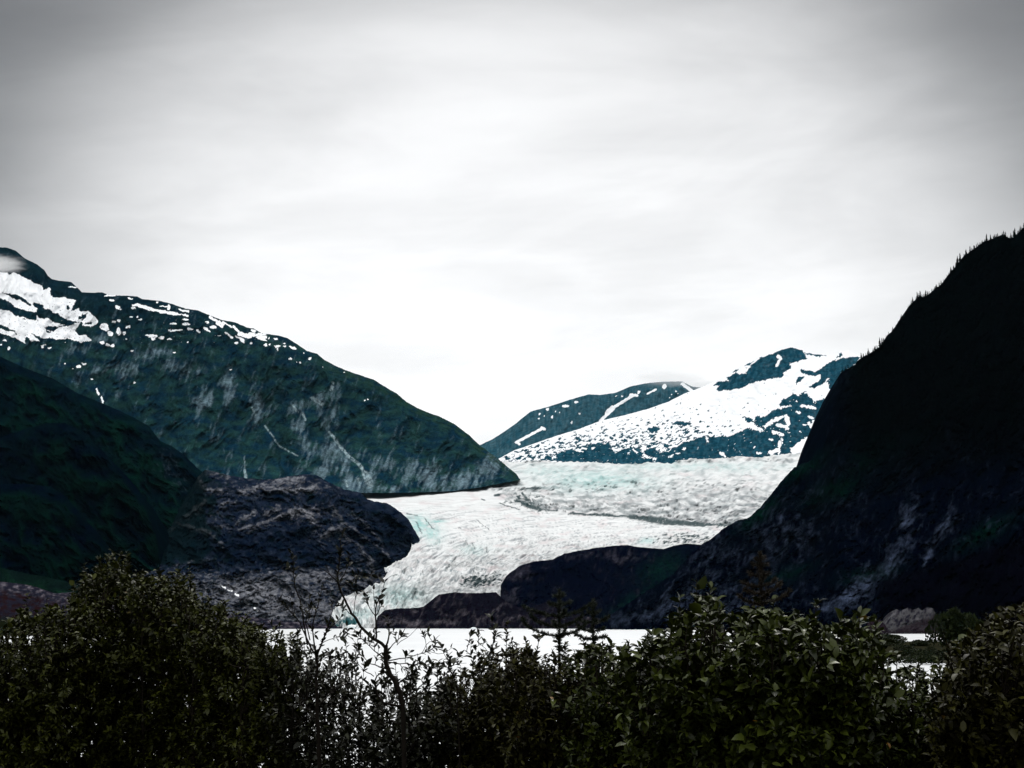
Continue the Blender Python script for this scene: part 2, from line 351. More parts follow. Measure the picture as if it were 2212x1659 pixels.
strE = [(a * k1 + 1036.8, b * k1 + 720, c * k1 + 1036.8, d * k1 + 720, e * k1) for a, b, c, d, e in [(1300, 515, 1250, 510, 12), (1270, 515, 1100, 620, 12), (1100, 620, 1060, 660, 22), (1060, 665, 1000, 725, 12), (510, 785, 535, 795, 12), (515, 790, 300, 905, 11), (1680, 420, 1760, 480, 14), (1460, 465, 1390, 500, 8), (300, 905, 330, 915, 6)]]
def reliefE(x, y, D, t): return fbm((x + y * .5) / 45, y / 120, 5, 60, .55, True) * 120 + fbm(x / 8, y / 12, 4, 61, .6) * 40
def colE(x, y, rel, P):
    wx = x + 1.6 * fbm(x / 6, y / 6, 3, 62); wy = y + 1.6 * fbm(x / 6, y / 6, 3, 63)
    s_ = np.zeros(x.shape)
    for (cx, cy, rx, ry) in dotsE:
        s_ = np.maximum(s_, sm(-(((wx - cx) / rx) ** 2 + ((wy - cy) / ry) ** 2), -1.5, -.5))
    for q in strE: s_ = np.maximum(s_, seg(wx, wy, *q))
    v = sm(fbm(wx / 5, wy / 22, 5, 64, .6), -.4, .5)
    c = lerp(flat((0.008, 0.050, 0.075), x), (0.045, 0.10, 0.125), v)  # blue of distant haze painted into the rock colour
    return c, s_
sheet('mountain', 980, 1900, 2.2, [(ridgeE, [(980, 13800), (1900, 13800)]), ([(980, 1020), (1900, 1020)], [(980, 12300), (1900, 12300)])], [90], reliefE, colE, M_far, seed=3, back=(2000, -900), ridge_jag=1.0,
      label='far blue mountain with thin snow gullies and cloud on its top', cat='mountain')

# --- snow covered mountain above the icefall
ridgeD = [(1060, 1003), (1077, 991), (1110, 973), (1149, 960), (1203, 941), (1253, 926), (1297, 909), (1349, 897), (1401, 883), (1443, 868), (1479, 850), (1519, 835), (1545, 824), (1550, 821), (1581, 803), (1602, 789), (1623, 780), (1643, 769), (1669, 763), (1690, 755), (1711, 750), (1732, 756), (1758, 765), (1784, 767), (1802, 768), (1818, 760), (1833, 758), (1860, 770), (1900, 775), (1960, 760), (2100, 790)]
q4 = lambda p: T(p, k1, 1497.6, 691.2)
q3 = lambda p: T(p, k1, 1036.8, 720)
DD = [q4([(190, 580), (210, 545), (165, 548), (205, 510), (290, 505), (285, 480), (350, 440), (430, 445), (480, 375), (560, 310), (640, 290), (740, 235), (820, 222), (900, 250), (930, 290), (950, 320), (880, 340), (800, 360), (815, 400), (750, 440), (740, 480), (620, 490), (500, 520), (380, 570), (200, 592)]),
      q4([(320, 440), (360, 405), (440, 370), (500, 340), (450, 400), (400, 400), (350, 430)]),
      q4([(920, 265), (1010, 285), (1105, 292), (1050, 306), (950, 290)]),
      q4([(1180, 320), (1230, 270), (1250, 310), (1390, 308), (1330, 380), (1220, 440), (1200, 540), (1130, 572), (1120, 520), (1080, 530), (1000, 565), (955, 555), (1050, 500), (1060, 450), (1000, 465), (900, 440), (885, 410), (1010, 430), (1060, 400)]),
      q4([(845, 520), (870, 475), (920, 470), (900, 500), (860, 530)]),
      q4([(705, 712), (750, 650), (800, 640), (830, 605), (870, 630), (920, 595), (940, 620), (980, 640), (1000, 685), (1060, 660), (1100, 648), (1300, 640), (1300, 900), (1000, 930), (950, 980), (860, 1020), (850, 1110), (710, 1120), (745, 1000), (700, 930), (640, 960), (560, 900), (500, 860), (520, 800), (600, 800), (660, 750), (790, 720), (850, 712)]),
      q4([(-20, 1000), (100, 960), (260, 980), (380, 930), (450, 895), (560, 930), (660, 900), (700, 930), (740, 1000), (700, 1120), (560, 1140), (400, 1150), (200, 1160), (-20, 1180)]),
      q4([(430, 800), (490, 820), (500, 850), (440, 850)]),
      q3([(2240, 780), (2100, 850), (1950, 860), (1850, 880), (1700, 900), (1650, 930), (1560, 980), (1500, 1000), (1450, 960), (1380, 960), (1350, 1000), (1280, 940), (1200, 960), (1120, 990), (1080, 930), (1000, 910), (900, 930), (850, 990), (780, 970), (730, 960), (640, 1000), (620, 1060), (800, 1080), (1000, 1090), (1200, 1100), (1400, 1100), (1600, 1090), (1800, 1070), (2000, 1060), (2240, 1050)]),
      q3([(500, 1050), (560, 1010), (600, 1030), (590, 1060)]), q3([(1590, 740), (1660, 725), (1760, 745), (1700, 770), (1600, 755)]), q3([(1380, 800), (1440, 770), (1500, 790), (1430, 830)]), q3([(800, 860), (850, 870), (840, 900), (790, 880)])]
WD = [(700, 300, 725, 320, 14), (725, 320, 690, 375, 12), (900, 712, 950, 720, 14), (970, 725, 1010, 730, 12), (770, 800, 790, 870, 16), (790, 870, 770, 900, 14), (700, 870, 780, 890, 12), (740, 800, 700, 830, 12), (600, 880, 690, 820, 14), (660, 930, 740, 950, 14), (715, 1010, 715, 1060, 14), (700, 1080, 640, 1100, 18), (230, 1100, 260, 1130, 12), (1040, 860, 1000, 850, 18), (960, 860, 990, 890, 14), (965, 805, 990, 812, 10), (880, 770, 860, 760, 9), (1060, 800, 1100, 830, 30), (630, 990, 660, 995, 8), (840, 1080, 960, 1000, 34), (960, 1000, 1080, 930, 22), (900, 930, 880, 925, 6), (920, 870, 925, 875, 10), (1120, 490, 1085, 530, 8), (345, 405, 460, 385, 9), (530, 1105, 560, 1110, 8), (110, 970, 115, 1010, 10), (240, 940, 330, 930, 8), (505, 1055, 507, 1057, 6), (860, 672, 862, 674, 6), (1180, 330, 1250, 300, 8)]
WD = [(a * k1 + 1497.6, b * k1 + 691.2, c * k1 + 1497.6, d * k1 + 691.2, e * k1) for a, b, c, d, e in WD]
WD += [(a * k1 + 1036.8, b * k1 + 720, c * k1 + 1036.8, d * k1 + 720, e * k1) for a, b, c, d, e in [(1570, 1025, 1650, 995, 9), (2000, 1000, 2030, 1020, 12), (1330, 1010, 1450, 1040, 14), (1440, 1040, 1445, 1060, 10), (930, 960, 960, 935, 9), (1130, 980, 1140, 975, 8), (1230, 1000, 1235, 990, 8), (1270, 960, 1300, 990, 10), (1690, 960, 1700, 962, 8), (1000, 1060, 1003, 1062, 5), (600, 1000, 610, 1050, 8), (1880, 870, 1885, 900, 8)]]
def reliefD(x, y, D, t): return fbm((x - y * .6) / 80, y / 60, 5, 70, .5) * 130 + fbm((x + y) / 10, y / 9, 4, 71, .6) * 26
def colD(x, y, rel, P):
    wx = x + 6.5 * fbm(x / 9, y / 7, 5, 72, .65); wy = y + 5 * fbm(x / 9, y / 7, 5, 73, .65)
    dark = np.zeros(x.shape)
    for p in DD: dark = np.maximum(dark, inpoly(wx, wy, p))
    for q in WD: dark = np.minimum(dark, 1 - seg(wx, wy, *q))
    # small rocks showing through, drawn out along the slope
    u = (wx * 0.95 - wy * .28); v = (wy + wx * .30)
    n = fbm(u / 12, v / 4.2, 3, 74, .5)
    lowd = sm(y - (1003 - 0.14 * (x - 1077)), -105, -10) * sm(-x, -1680, -1400)
    n2 = fbm(x / 30, y / 20, 2, 75)
    nearpoly = sm(-np.abs(y - (975 - (x - 1300) * .10)), -60, -12)
    th = 0.41 - 0.25 * lowd - 0.16 * nearpoly * sm(-x, -1720, -1500) - 0.10 * n2 + .25 * sm(-y, -860, -820)
    dark = np.maximum(dark, sm(n, th, th + 0.10) * (y > ip(x, ridgeD) + 2))
    holes = fbm(u / 6, v / 4, 3, 78, .6)
    dark = np.where((dark > .8) & (holes > .47) & (y > 850), 0.1, dark)
    v2 = sm(fbm(wx / 6, wy / 14, 4, 76, .6), -.4, .5)
    c = lerp(flat((0.001, 0.030, 0.052), x), (0.020, 0.080, 0.115), v2 * .8)  # rock tinted teal, part of the distance haze put into its colour
    c = lerp(c, (0.08, 0.11, 0.13), sm(fbm(wx / 9, wy / 9, 4, 77), .2, .6) * .6)
    return c, 1 - dark
sheet('mountain', 1060, 2100, 1.6, [(ridgeD, [(1060, 9200), (1545, 11200), (1711, 11500), (2100, 11000)]), ([(1060, 1016), (1300, 1014), (1800, 1005), (2100, 1005)], [(1060, 8600), (2100, 8600)])], [170], reliefD, colD, M_far, seed=4, back=(1500, -700), ridge_jag=0.9,
      label='snow covered mountain with dark bare rock patches above the icefall', cat='mountain')

# --- glacier
gtop = [(690, 1004), (1050, 1004), (1088, 999), (1154, 997), (1203, 999), (1270, 1000), (1323, 1004), (1375, 1004), (1407, 1000), (1453, 1001), (1490, 992), (1518, 995), (1555, 992), (1597, 987), (1640, 988), (1680, 984), (1722, 979), (1758, 981), (1850, 975)]
dep_y = [(975, 9000), (985, 8500), (1000, 8000), (1020, 6500), (1036, 5650), (1044, 5420), (1056, 5150), (1066, 4950), (1090, 4350), (1120, 3850), (1160, 3280), (1200, 2920), (1250, 2600), (1290, 2400), (1320, 2290), (1336, 2245), (1346, 2215), (1352, 2195), (1360, 2180)]
gleft = [(975, 900), (1040, 760), (1063, 690), (1066, 690), (1090, 760), (1140, 850), (1162, 893), (1164, 889), (1185, 889), (1201, 880), (1216, 857), (1224, 839), (1229, 829), (1233, 832), (1240, 838), (1258, 821), (1270, 797), (1279, 774), (1287, 748), (1300, 732), (1320, 720), (1330, 716), (1344, 724), (1360, 730)]
def glacier():
    xs01 = np.linspace(0, 1, 640)
    xx, yy = [], []
    for yv in np.linspace(985, 1357.5, 250):
        xl = float(ip(yv, gleft)); xr = float(np.interp(yv, [985, 1100, 1180, 1300, 1360], [1900, 1760, 1620, 1240, 1000]))
        x = xl + (xr - xl) * xs01
        xx.append(x); yy.append(yv + (ip(x, gtop) - 985) * np.clip(1 - (yv - 985) / 60.0, 0, 1))
    xx = np.array(xx); yy = np.array(yy)
    D = ip(yy, dep_y)
    wx = xx + 14 * fbm(xx / 60, yy / 40, 3, 81); wy = yy + 7 * fbm(xx / 60, yy / 40, 3, 82)
    upper = sm(-(yy - ip(xx, [(1030, 1040), (1060, 1062), (1110, 1088), (1170, 1101), (1225, 1110), (1300, 1115), (1360, 1118), (1440, 1128), (1520, 1134), (1600, 1136)])), -3, 5)
    upper *= (xx > 1040)
    low = 1 - upper
    # crevasses: short blocks in the icefall, arcs sweeping down the tongue
    cu = .55 * fbm((wx + wy * 1.2) / 34, wy / 9, 3, 83, .5) + .45 * fbm((wx - wy * .6) / 20, wy / 7, 2, 183, .5, True); cu2 = fbm(wx / 9, wy / 5, 2, 84, .5)
    ang = np.interp(yy, [1060, 1130, 1190, 1240, 1350], [-0.05, -0.35, -0.75, -1.0, -1.25])
    ca, sa = np.cos(ang), np.sin(ang)
    u = (wx - 900) * ca + (wy - 1200) * sa * 1.6; v = -(wx - 900) * sa + (wy - 1200) * ca * 1.6
    cl = .6 * fbm(u / 48, v / 9, 3, 85, .5) + .4 * fbm(u / 22, v / 7, 2, 185, .5, True)
    steep = sm(yy, 1110, 1230)
    amp_l = (5.0 + 16.0 * steep)
    smooth_zone = sm(-yy, -1120, -1080) * low
    amp_l *= (1 - .75 * smooth_zone)
    h = upper * (cu * 62 + cu2 * 9) + low * (cl * amp_l * 1.6 + cu2 * amp_l * .22)
    big = fbm(wx / 90, wy / 30, 3, 86) * (10 + 24 * upper)
    P = at(xx, yy + 0 * h, D)
    P[..., 2] += h * (0.45 - .30 * upper) * (D / 4200)
    vv = P - np.array([0, 0, EYE]); vv /= np.linalg.norm(vv, axis=-1, keepdims=True)
    P -= vv * ((h * 1.3 + big) * (D / 4200))[..., None]
    # colour: white ice, meltwater-blue in the cracks, grey put into the troughs for relief contrast, medial moraine
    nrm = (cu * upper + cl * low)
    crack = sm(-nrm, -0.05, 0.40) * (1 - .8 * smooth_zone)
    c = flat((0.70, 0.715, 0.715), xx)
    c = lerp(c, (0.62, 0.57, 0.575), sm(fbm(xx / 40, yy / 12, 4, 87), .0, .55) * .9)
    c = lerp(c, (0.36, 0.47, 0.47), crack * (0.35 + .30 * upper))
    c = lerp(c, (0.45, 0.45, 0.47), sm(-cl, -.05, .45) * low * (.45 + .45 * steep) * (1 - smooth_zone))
    c = lerp(c, (0.38, 0.41, 0.42), upper * .8 * sm(fbm((wx + wy) / 24, wy / 8, 2, 93, .5) + .25 * sm(xx, 1250, 1500) * sm(yy, 1030, 1080), -.1, .5) * .95)
    # long flow lines and crossing cracks down the tongue
    fl = fbm(u / 60, v / 5.2, 2, 95, .5); fl2 = fbm(u / 8, v / 26, 2, 96, .5)
    zone = low * (1 - .8 * smooth_zone)
    c = lerp(c, (0.25, 0.27, 0.29), sm(fl, .10, .48) * zone * .75)
    c = lerp(c, (0.22, 0.27, 0.29), sm(fl2 + .3 * fl, .28, .58) * zone * (.35 + .5 * steep))
    # broad grey ledges across the icefall
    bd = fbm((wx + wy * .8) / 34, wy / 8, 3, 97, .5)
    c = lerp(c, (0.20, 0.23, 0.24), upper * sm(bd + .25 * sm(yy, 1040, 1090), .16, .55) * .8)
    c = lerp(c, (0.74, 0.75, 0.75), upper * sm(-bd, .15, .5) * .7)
    teal = np.zeros(xx.shape)
    for (cx, cy, rx, ry, a) in [(1290, 1040, 120, 22, .7), (1190, 1020, 80, 14, .45), (1500, 1010, 200, 10, .45), (905, 1135, 26, 22, 1.0), (935, 1150, 22, 22, .8), (945, 1126, 18, 4, 1), (862, 1290, 60, 25, .5), (770, 1330, 40, 14, .5), (1395, 1172, 14, 8, .6), (1020, 1190, 40, 12, .35)]:
        teal = np.maximum(teal, a * blob(wx, wy, cx, cy, rx, ry))
    c = lerp(c, (0.26, 0.52, 0.50), teal * sm(cu2 + cu * .6, -.85, .4) * .9)
    # grey gritty ice in the lower icefall
    grit = upper * sm(yy, 1040, 1095) * sm(fbm(wx / 14, wy / 6.5, 3, 88, .5), -.05, .40)
    c = lerp(c, (0.13, 0.14, 0.15), grit * (.45 + .4 * sm(xx, 1380, 1560) + .35 * sm(-xx, -1230, -1080) * sm(yy, 1060, 1080)))
    md = np.zeros(xx.shape); mx = xx + 3 * fbm(xx / 9, yy / 5, 3, 89); my = yy + 1.6 * fbm(xx / 8, yy / 5, 4, 90, .6)
    for s in [(730, 1500, 1000, 1513, 7), (1000, 1513, 1250, 1522, 9), (1250, 1525, 1400, 1545, 19), (1400, 1543, 1550, 1568, 27), (1550, 1568, 1850, 1590, 20), (1850, 1592, 2150, 1592, 8), (300, 1390, 380, 1430, 12), (380, 1430, 500, 1465, 14), (500, 1465, 640, 1478, 6), (160, 1410, 330, 1465, 4), (340, 1300, 500, 1290, 10), (350, 1330, 400, 1390, 10), (125, 1345, 165, 1345, 10), (160, 1300, 180, 1300, 8), (10, 1378, 40, 1385, 5)]:
        a_, b_, c_, d_, e_ = s
        md = np.maximum(md, seg(mx, my, a_ * k1 + 1036.8, b_ * k1 + 720, c_ * k1 + 1036.8, d_ * k1 + 720, e_ * k1))
    md = np.maximum(md * sm(fbm(xx / 5, yy / 3, 4, 91, .65), -.75, -.15), sm(fbm((xx - yy) / 8, yy / 4, 4, 94, .65) + .75 * blob(xx, yy, 1140, 1087, 55, 15, .45) + .45 * blob(xx, yy, 1260, 1095, 90, 12), .55, .85))
    # rubble spots beside the bare rocks
    sp = np.zeros(xx.shape)
    spn = fbm((xx + yy * 1.2) / 11, yy / 4.5, 3, 92, .6)
    for (cx, cy, rx, ry, a) in [(1480, 1165, 110, 22, 1.0), (1560, 1135, 60, 14, .9), (1035, 1257, 62, 20, 1.25), (1075, 1250, 30, 22, .8), (1120, 1085, 60, 14, .8), (1150, 1075, 50, 20, .7), (1690, 1010, 40, 10, .3), (980, 1262, 30, 10, .5)]:
        sp = np.maximum(sp, a * blob(xx, yy, cx, cy, rx, ry))
    md = np.maximum(md, sm(spn * 1.0 + sp * .85, .72, .95))
    # thin long crevasses with their shadow painted as dark strokes
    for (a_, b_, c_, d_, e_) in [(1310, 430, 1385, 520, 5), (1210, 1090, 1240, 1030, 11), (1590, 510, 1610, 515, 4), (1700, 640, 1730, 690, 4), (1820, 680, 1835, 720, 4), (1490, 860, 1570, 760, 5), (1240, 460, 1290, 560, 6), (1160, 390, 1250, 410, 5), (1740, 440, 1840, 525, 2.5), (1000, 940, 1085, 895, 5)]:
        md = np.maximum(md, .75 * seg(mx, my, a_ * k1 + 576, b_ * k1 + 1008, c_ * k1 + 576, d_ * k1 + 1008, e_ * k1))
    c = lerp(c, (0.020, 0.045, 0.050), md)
    cave = blob(mx, my, 757, 1345, 26, 11) + blob(mx, my, 722, 1352, 14, 6)
    c = lerp(c, (0.01, 0.08, 0.09), sm(cave + .5 * fbm(xx / 7, yy / 5, 4, 98, .6), .45, .7))
    nr, nc = xx.shape
    # skirt down into the lake / valley floor at the snout
    sk = P[-1].copy(); sk[:, 2] = -4; P = np.concatenate([P, sk[None]], 0); c = np.concatenate([c, c[-1:]], 0)
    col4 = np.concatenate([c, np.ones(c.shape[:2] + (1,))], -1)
    m, t, b, o_ = mat('glacier ice')
    pos = t.new('ShaderNodeNewGeometry').outputs['Position']
    cc = t.new('ShaderNodeAttribute', attribute_name='Col').outputs['Color']
    n = t.noise(pos, 0.02, 3, .5); f = t.rng(n, .3, .7, .88, 1.08)
    t.l.new(t.mix(1.0, cc, t.xyz(f, f, f), 'MULTIPLY'), b.inputs['Base Color'])
    b.inputs['Roughness'].default_value = .7; b.inputs['Specular IOR Level'].default_value = .1
    bp = t.new('ShaderNodeBump'); bp.inputs['Strength'].default_value = .5; bp.inputs['Distance'].default_value = 5
    t.l.new(n, bp.inputs['Height']); t.l.new(bp.outputs[0], b.inputs['Normal'])
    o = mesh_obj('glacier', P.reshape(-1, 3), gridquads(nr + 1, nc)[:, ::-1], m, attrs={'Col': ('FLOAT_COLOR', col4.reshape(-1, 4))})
    tag(o, 'white and pale blue glacier flowing down the valley to the lake', 'glacier', kind='structure')
glacier()

# --- near green mountain on the left: rear ridge and two spurs
def veg_col(seed, dark, green, rockc, rock_amt=0.0, blobs=(), yfade=None):
    def fn(x, y, rel, P):
        wx = x + 8 * fbm(x / 30, y / 30, 4, seed + 1); wy = y + 8 * fbm(x / 30, y / 30, 4, seed + 2)
        v = sm(fbm((wx - wy * .6) / 36, wy / 22, 5, seed + 3, .6), -.35, .45)
        # crests painted lighter green, hollows darker, as overhead light falls on them
        cr_ = sm(rel, np.percentile(rel, 35), np.percentile(rel, 92))
        c = lerp(flat(dark, x), green, np.clip(v * .45 + cr_ * .65, 0, 1))
        b_ = np.zeros(x.shape)
        for (cx, cy, rx, ry, a) in blobs: b_ = np.maximum(b_, a * blob(wx, wy, cx, cy, rx, ry))
        rk = sm(fbm((wx - wy * .5) / 9, wy / 10, 5, seed + 4, .65) + b_ + rock_amt, .45, 1.05)
        c = lerp(c, rockc, rk)
        c *= (0.6 + 0.8 * sm(fbm(x / 2.6, y / 2.2, 3, seed + 5, .7), -.6, .6))[..., None]
        return c, np.zeros(x.shape)
    return fn
def relief_std(seed, A, B, C, sh=-.6):
    def fn(x, y, D, t):
        wx = x + 20 * fbm(x / 70, y / 70, 3, seed); wy = y + 20 * fbm(x / 70, y / 70, 3, seed + 1)
        return fbm((wx + wy * sh) / 90, wy / 130, 3, seed + 2, .5, True) * A + fbm((wx + wy * sh) / 26, wy / 34, 5, seed + 3, .58, True) * B + fbm(x / 6, y / 5, 4, seed + 4, .65) * C
    return fn
rB1 = [(-260, 690), (-120, 730), (0, 770), (52, 794), (115, 818), (167, 849), (224, 872), (260, 888), (292, 903), (320, 919), (346, 952), (370, 963), (396, 981), (422, 1007), (443, 1025), (470, 1050), (520, 1110)]
sheet('mountain', -260, 520, 1.8, [(rB1, [(-260, 4000), (520, 3500)]), ([(-260, 1300), (520, 1300)], [(-260, 3000), (520, 3000)])], [230], relief_std(100, 70, 34, 7),
      veg_col(110, (0.0006, 0.0034, 0.0085), (0.0016, 0.0125, 0.0085), (0.026, 0.038, 0.052), 0, [(360, 1000, 40, 50, .55), (390, 1040, 30, 40, .5), (280, 930, 40, 30, .2)]), M_mid, seed=6, back=(800, -400),
      label='dark green near mountain at the left edge below the snowfields', cat='mountain')
rB2 = [(-260, 960), (0, 945), (60, 925), (100, 914), (140, 913), (182, 934), (216, 968), (250, 1004), (281, 1036), (312, 1075), (335, 1130), (350, 1200), (360, 1260)]
sheet('hill', -260, 360, 1.8, [(rB2, [(-260, 3050), (360, 2900)]), ([(-260, 1310), (360, 1310)], [(-260, 2500), (360, 2700)])], [190], relief_std(120, 60, 30, 6),
      veg_col(130, (0.0003, 0.0014, 0.0060), (0.0014, 0.0095, 0.0065), (0.018, 0.028, 0.045), -.05), M_mid, seed=7, back=(500, -200),
      label='dark hollowed spur with a green crest on the near left mountain', cat='hillside')
rB3 = [(-260, 1060), (0, 1045), (60, 1046), (109, 1051), (141, 1072), (169, 1104), (198, 1137), (229, 1176), (250, 1215), (262, 1250), (270, 1280)]
sheet('hill', -260, 270, 1.8, [(rB3, [(-260, 2600), (270, 2550)]), ([(-260, 1320), (270, 1320)], [(-260, 2100), (270, 2400)])], [150], relief_std(140, 50, 26, 5),
      veg_col(150, (0.0002, 0.0010, 0.0055), (0.0011, 0.0080, 0.0055), (0.016, 0.024, 0.045), .0), M_mid, seed=8, back=(350, -150),
      label='lowest dark spur of the near left mountain', cat='hillside')

# --- scoured rock knoll beside the tongue
rC = [(250, 1290), (300, 1235), (340, 1170), (375, 1118), (405, 1070), (428, 1030), (443, 1014), (469, 1020), (495, 1027), (534, 1033), (576, 1036), (615, 1031), (654, 1024), (685, 1027), (711, 1042), (743, 1057), (779, 1064), (792, 1077), (810, 1083.5), (836, 1087), (852, 1096.5), (868, 1108), (883, 1122.6), (894, 1143), (906, 1162), (912, 1190)]
crestC = [(a * k1 + 576, b * k1 + 1008, c * k1 + 576, d * k1 + 1008) for a, b, c, d in
    [(0, 460, 150, 390), (150, 390, 300, 355), (300, 355, 350, 385), (350, 385, 410, 460), (470, 565, 560, 512), (560, 512, 610, 500), (610, 500, 650, 590), (650, 590, 760, 650), (760, 650, 850, 750), (850, 750, 880, 830), (540, 320, 640, 460), (640, 460, 780, 560), (780, 560, 950, 680), (950, 680, 1010, 760), (700, 380, 850, 500), (850, 500, 960, 640), (0, 170, 200, 200), (200, 200, 420, 170), (60, 120, 300, 90), (-200, 520, 0, 460), (100, 330, 0, 380)]]
crestC += [(a * k1, b * k1 + 864, c * k1, d * k1 + 864) for a, b, c, d in
    [(1430, 1010, 1560, 1050), (1560, 1050, 1700, 1085), (1700, 1085, 1860, 1200), (1300, 1110, 1430, 1060), (1660, 570, 1800, 600), (1800, 600, 1900, 640), (1540, 970, 1650, 880), (1650, 880, 1700, 840), (2000, 760, 2200, 700), (1640, 620, 1690, 740), (1700, 740, 1830, 750), (1840, 860, 1940, 850), (1980, 1000, 2100, 930), (1450, 1370, 1600, 1330), (1600, 1330, 1800, 1320)]]
def crestf(x, y):
    m_ = np.zeros(x.shape)
    wx = x + 9 * fbm(x / 16, y / 16, 5, 176, .65); wy = y + 8 * fbm(x / 16, y / 16, 5, 177, .65)
    for q in crestC:
        L_ = seg(wx, wy, *q, 3.2); m_ = np.maximum(m_, L_); m_ = np.maximum(m_, .5 * seg(wx, wy - 3, *q, 7.5))
    return m_
def colC(x, y, rel, P):
    wx = x + 14 * fbm(x / 40, y / 40, 4, 161); wy = y + 10 * fbm(x / 40, y / 40, 4, 162)
    base = lerp(flat((0.0015, 0.0060, 0.018), x), (0.014, 0.020, 0.036), sm(fbm((wx - wy * .3) / 20, wy / 12, 5, 163, .6), -.4, .4))
    pale = np.zeros(x.shape)
    for (cx, cy, rx, ry, a) in [(640, 1050, 110, 24, .55), (520, 1060, 90, 32, .4), (650, 1110, 80, 26, .65), (450, 1110, 70, 40, .35), (560, 1110, 80, 30, .3), (700, 1155, 60, 36, .4), (480, 1140, 60, 14, .5), (770, 1210, 60, 20, .4), (700, 1240, 130, 22, .45), (560, 1280, 120, 30, .5), (640, 1320, 160, 26, .45), (600, 1300, 60, 30, .5), (420, 1040, 40, 40, .3)]:
        pale = np.maximum(pale, a * blob(wx, wy, cx, cy, rx, ry))
    n = fbm((wx * .9 + wy * .5) / 12, (wy - wx * .25) / 6, 6, 164, .66)
    c = lerp(base, (0.165, 0.170, 0.190), sm(n + pale * .85 + .45 * sm(y, 1215, 1250) + .5 * crestf(x, y), .28, 1.15))
    c = lerp(c, (0.26, 0.24, 0.26), sm(fbm(wx / 5, wy / 3.5, 4, 165, .6) + pale * .7, .62, .95) * .8)
    g = sm(fbm(wx / 22, wy / 16, 4, 166) - pale * .4 + 1.1 * sm(-x, -520, -370) * sm(-y, -1235, -1190), .05, .5)
    c = lerp(c, (0.0015, 0.0075, 0.0075), g * .8)
    nv = blob(wx, wy, 560, 1185, 130, 34) + .8 * blob(wx, wy, 640, 1130, 60, 18, .2) + .7 * blob(wx, wy, 830, 1150, 50, 40) + .5 * blob(wx, wy, 700, 1195, 60, 20)
    c = lerp(c, (0.0008, 0.0030, 0.0110), np.clip(nv, 0, 1) * sm(n, .5, -.2) * .85)
    s_ = np.zeros(x.shape)
    for (a_, b_, c_, d_, e_) in [(1845, 1545, 1870, 1560, 5), (1900, 1580, 1925, 1590, 4), (1955, 1612, 1975, 1620, 10)]:
        s_ = np.maximum(s_, seg(x, y, a_ * k1, b_ * k1 + 864, c_ * k1, d_ * k1 + 864, e_ * k1))
    for (a_, b_, c_, d_, e_) in [(1840, 150, 1870, 162, 4), (1955, 215, 1975, 228, 9), (2030, 280, 2060, 300, 8), (2110, 330, 2140, 355, 8), (1890, 180, 1930, 190, 4)]:
        s_ = np.maximum(s_, seg(x, y, a_ * k1, b_ * k1 + 1226.9, c_ * k1, d_ * k1 + 1226.9, e_ * k1))
    s_ = np.maximum(s_, seg(x, y, 530, 1010, 531, 1032, 3) * 0)
    return c, s_
def reliefC(x, y, D, t):
    wx = x + 26 * fbm(x / 70, y / 60, 3, 170); wy = y + 22 * fbm(x / 70, y / 60, 3, 171)
    return crestf(x, y) * 16 + fbm((wx - wy * .5) / 80, wy / 60, 3, 172, .5, True) * 60 + fbm((wx - wy * .4) / 24, (wy + wx * .2) / 14, 6, 173, .68, True) * 34 + fbm(x / 5, y / 3, 4, 174, .7) * 7
sheet('hill', 250, 912, 1.5, [(rC, [(250, 3300), (700, 3300), (850, 3250), (912, 3200)]), ([(250, 1250), (600, 1200), (912, 1230)], [(250, 2700), (600, 2700), (850, 3000), (912, 3140)]), ([(250, 1357), (912, 1357)], [(250, 2250), (700, 2330), (850, 2850), (912, 3100)])], [110, 90], reliefC, colC, M_rock, seed=10, back=(500, -220), ridge_jag=2.4,
      label='bare purple grey rock knoll left of the glacier tongue', cat='rock hill')

# --- low shore in front of the left mountains
rL = [(-260, 1250), (0, 1256), (52, 1262), (78, 1268), (117, 1282), (156, 1279), (200, 1290), (260, 1300), (330, 1312), (420, 1322), (520, 1330), (600, 1340), (690, 1348), (740, 1354)]
def colL(x, y, rel, P):
    n = fbm(x / 14, y / 7, 5, 180, .6)
    c = lerp(flat((0.010, 0.010, 0.018), x), (0.13, 0.115, 0.135), sm(n, -.1, .6) * sm(-(y - ip(x, rL)), -40, -8))
    c = lerp(c, (0.012, 0.005, 0.006), sm(fbm(x / 18, y / 8, 3, 181), -.2, .3) * sm(y - ip(x, rL), 14, 26) * sm(-x, -260, -120))
    c = lerp(c, (0.006, 0.008, 0.004), sm(y, 1325, 1345) * sm(-x, -350, -200))
    return c, np.zeros(x.shape)
sheet('shore', -260, 740, 2.0, [(rL, [(-260, 1900), (250, 2050), (740, 2220)]), ([(-260, 1373), (0, 1372), (150, 1370), (300, 1364), (450, 1359), (740, 1357.5)], [(-260, 1100), (0, 1130), (150, 1200), (300, 1500), (450, 1900), (740, 2080)])], [60], relief_std(185, 8, 7, 3), colL, M_rock, seed=11, back=(200, -30),
      label='low rocky shore with reddish ground at the left edge', cat='shore')
rL2 = [(-260, 1215), (0, 1226), (52, 1238), (104, 1247), (156, 1260), (200, 1275), (240, 1290), (280, 1320)]
sheet('hill', -260, 280, 2.0, [(rL2, [(-260, 2080), (280, 2080)]), ([(-260, 1320), (280, 1340)], [(-260, 1960), (280, 2000)])], [50], relief_std(190, 10, 6, 3), veg_col(195, (0.002, 0.006, 0.006), (0.004, 0.018, 0.010), (0.02, 0.02, 0.03), -.3), M_mid, seed=12, back=(120, -30),
      label='low green alder slope above the left shore', cat='hillside')

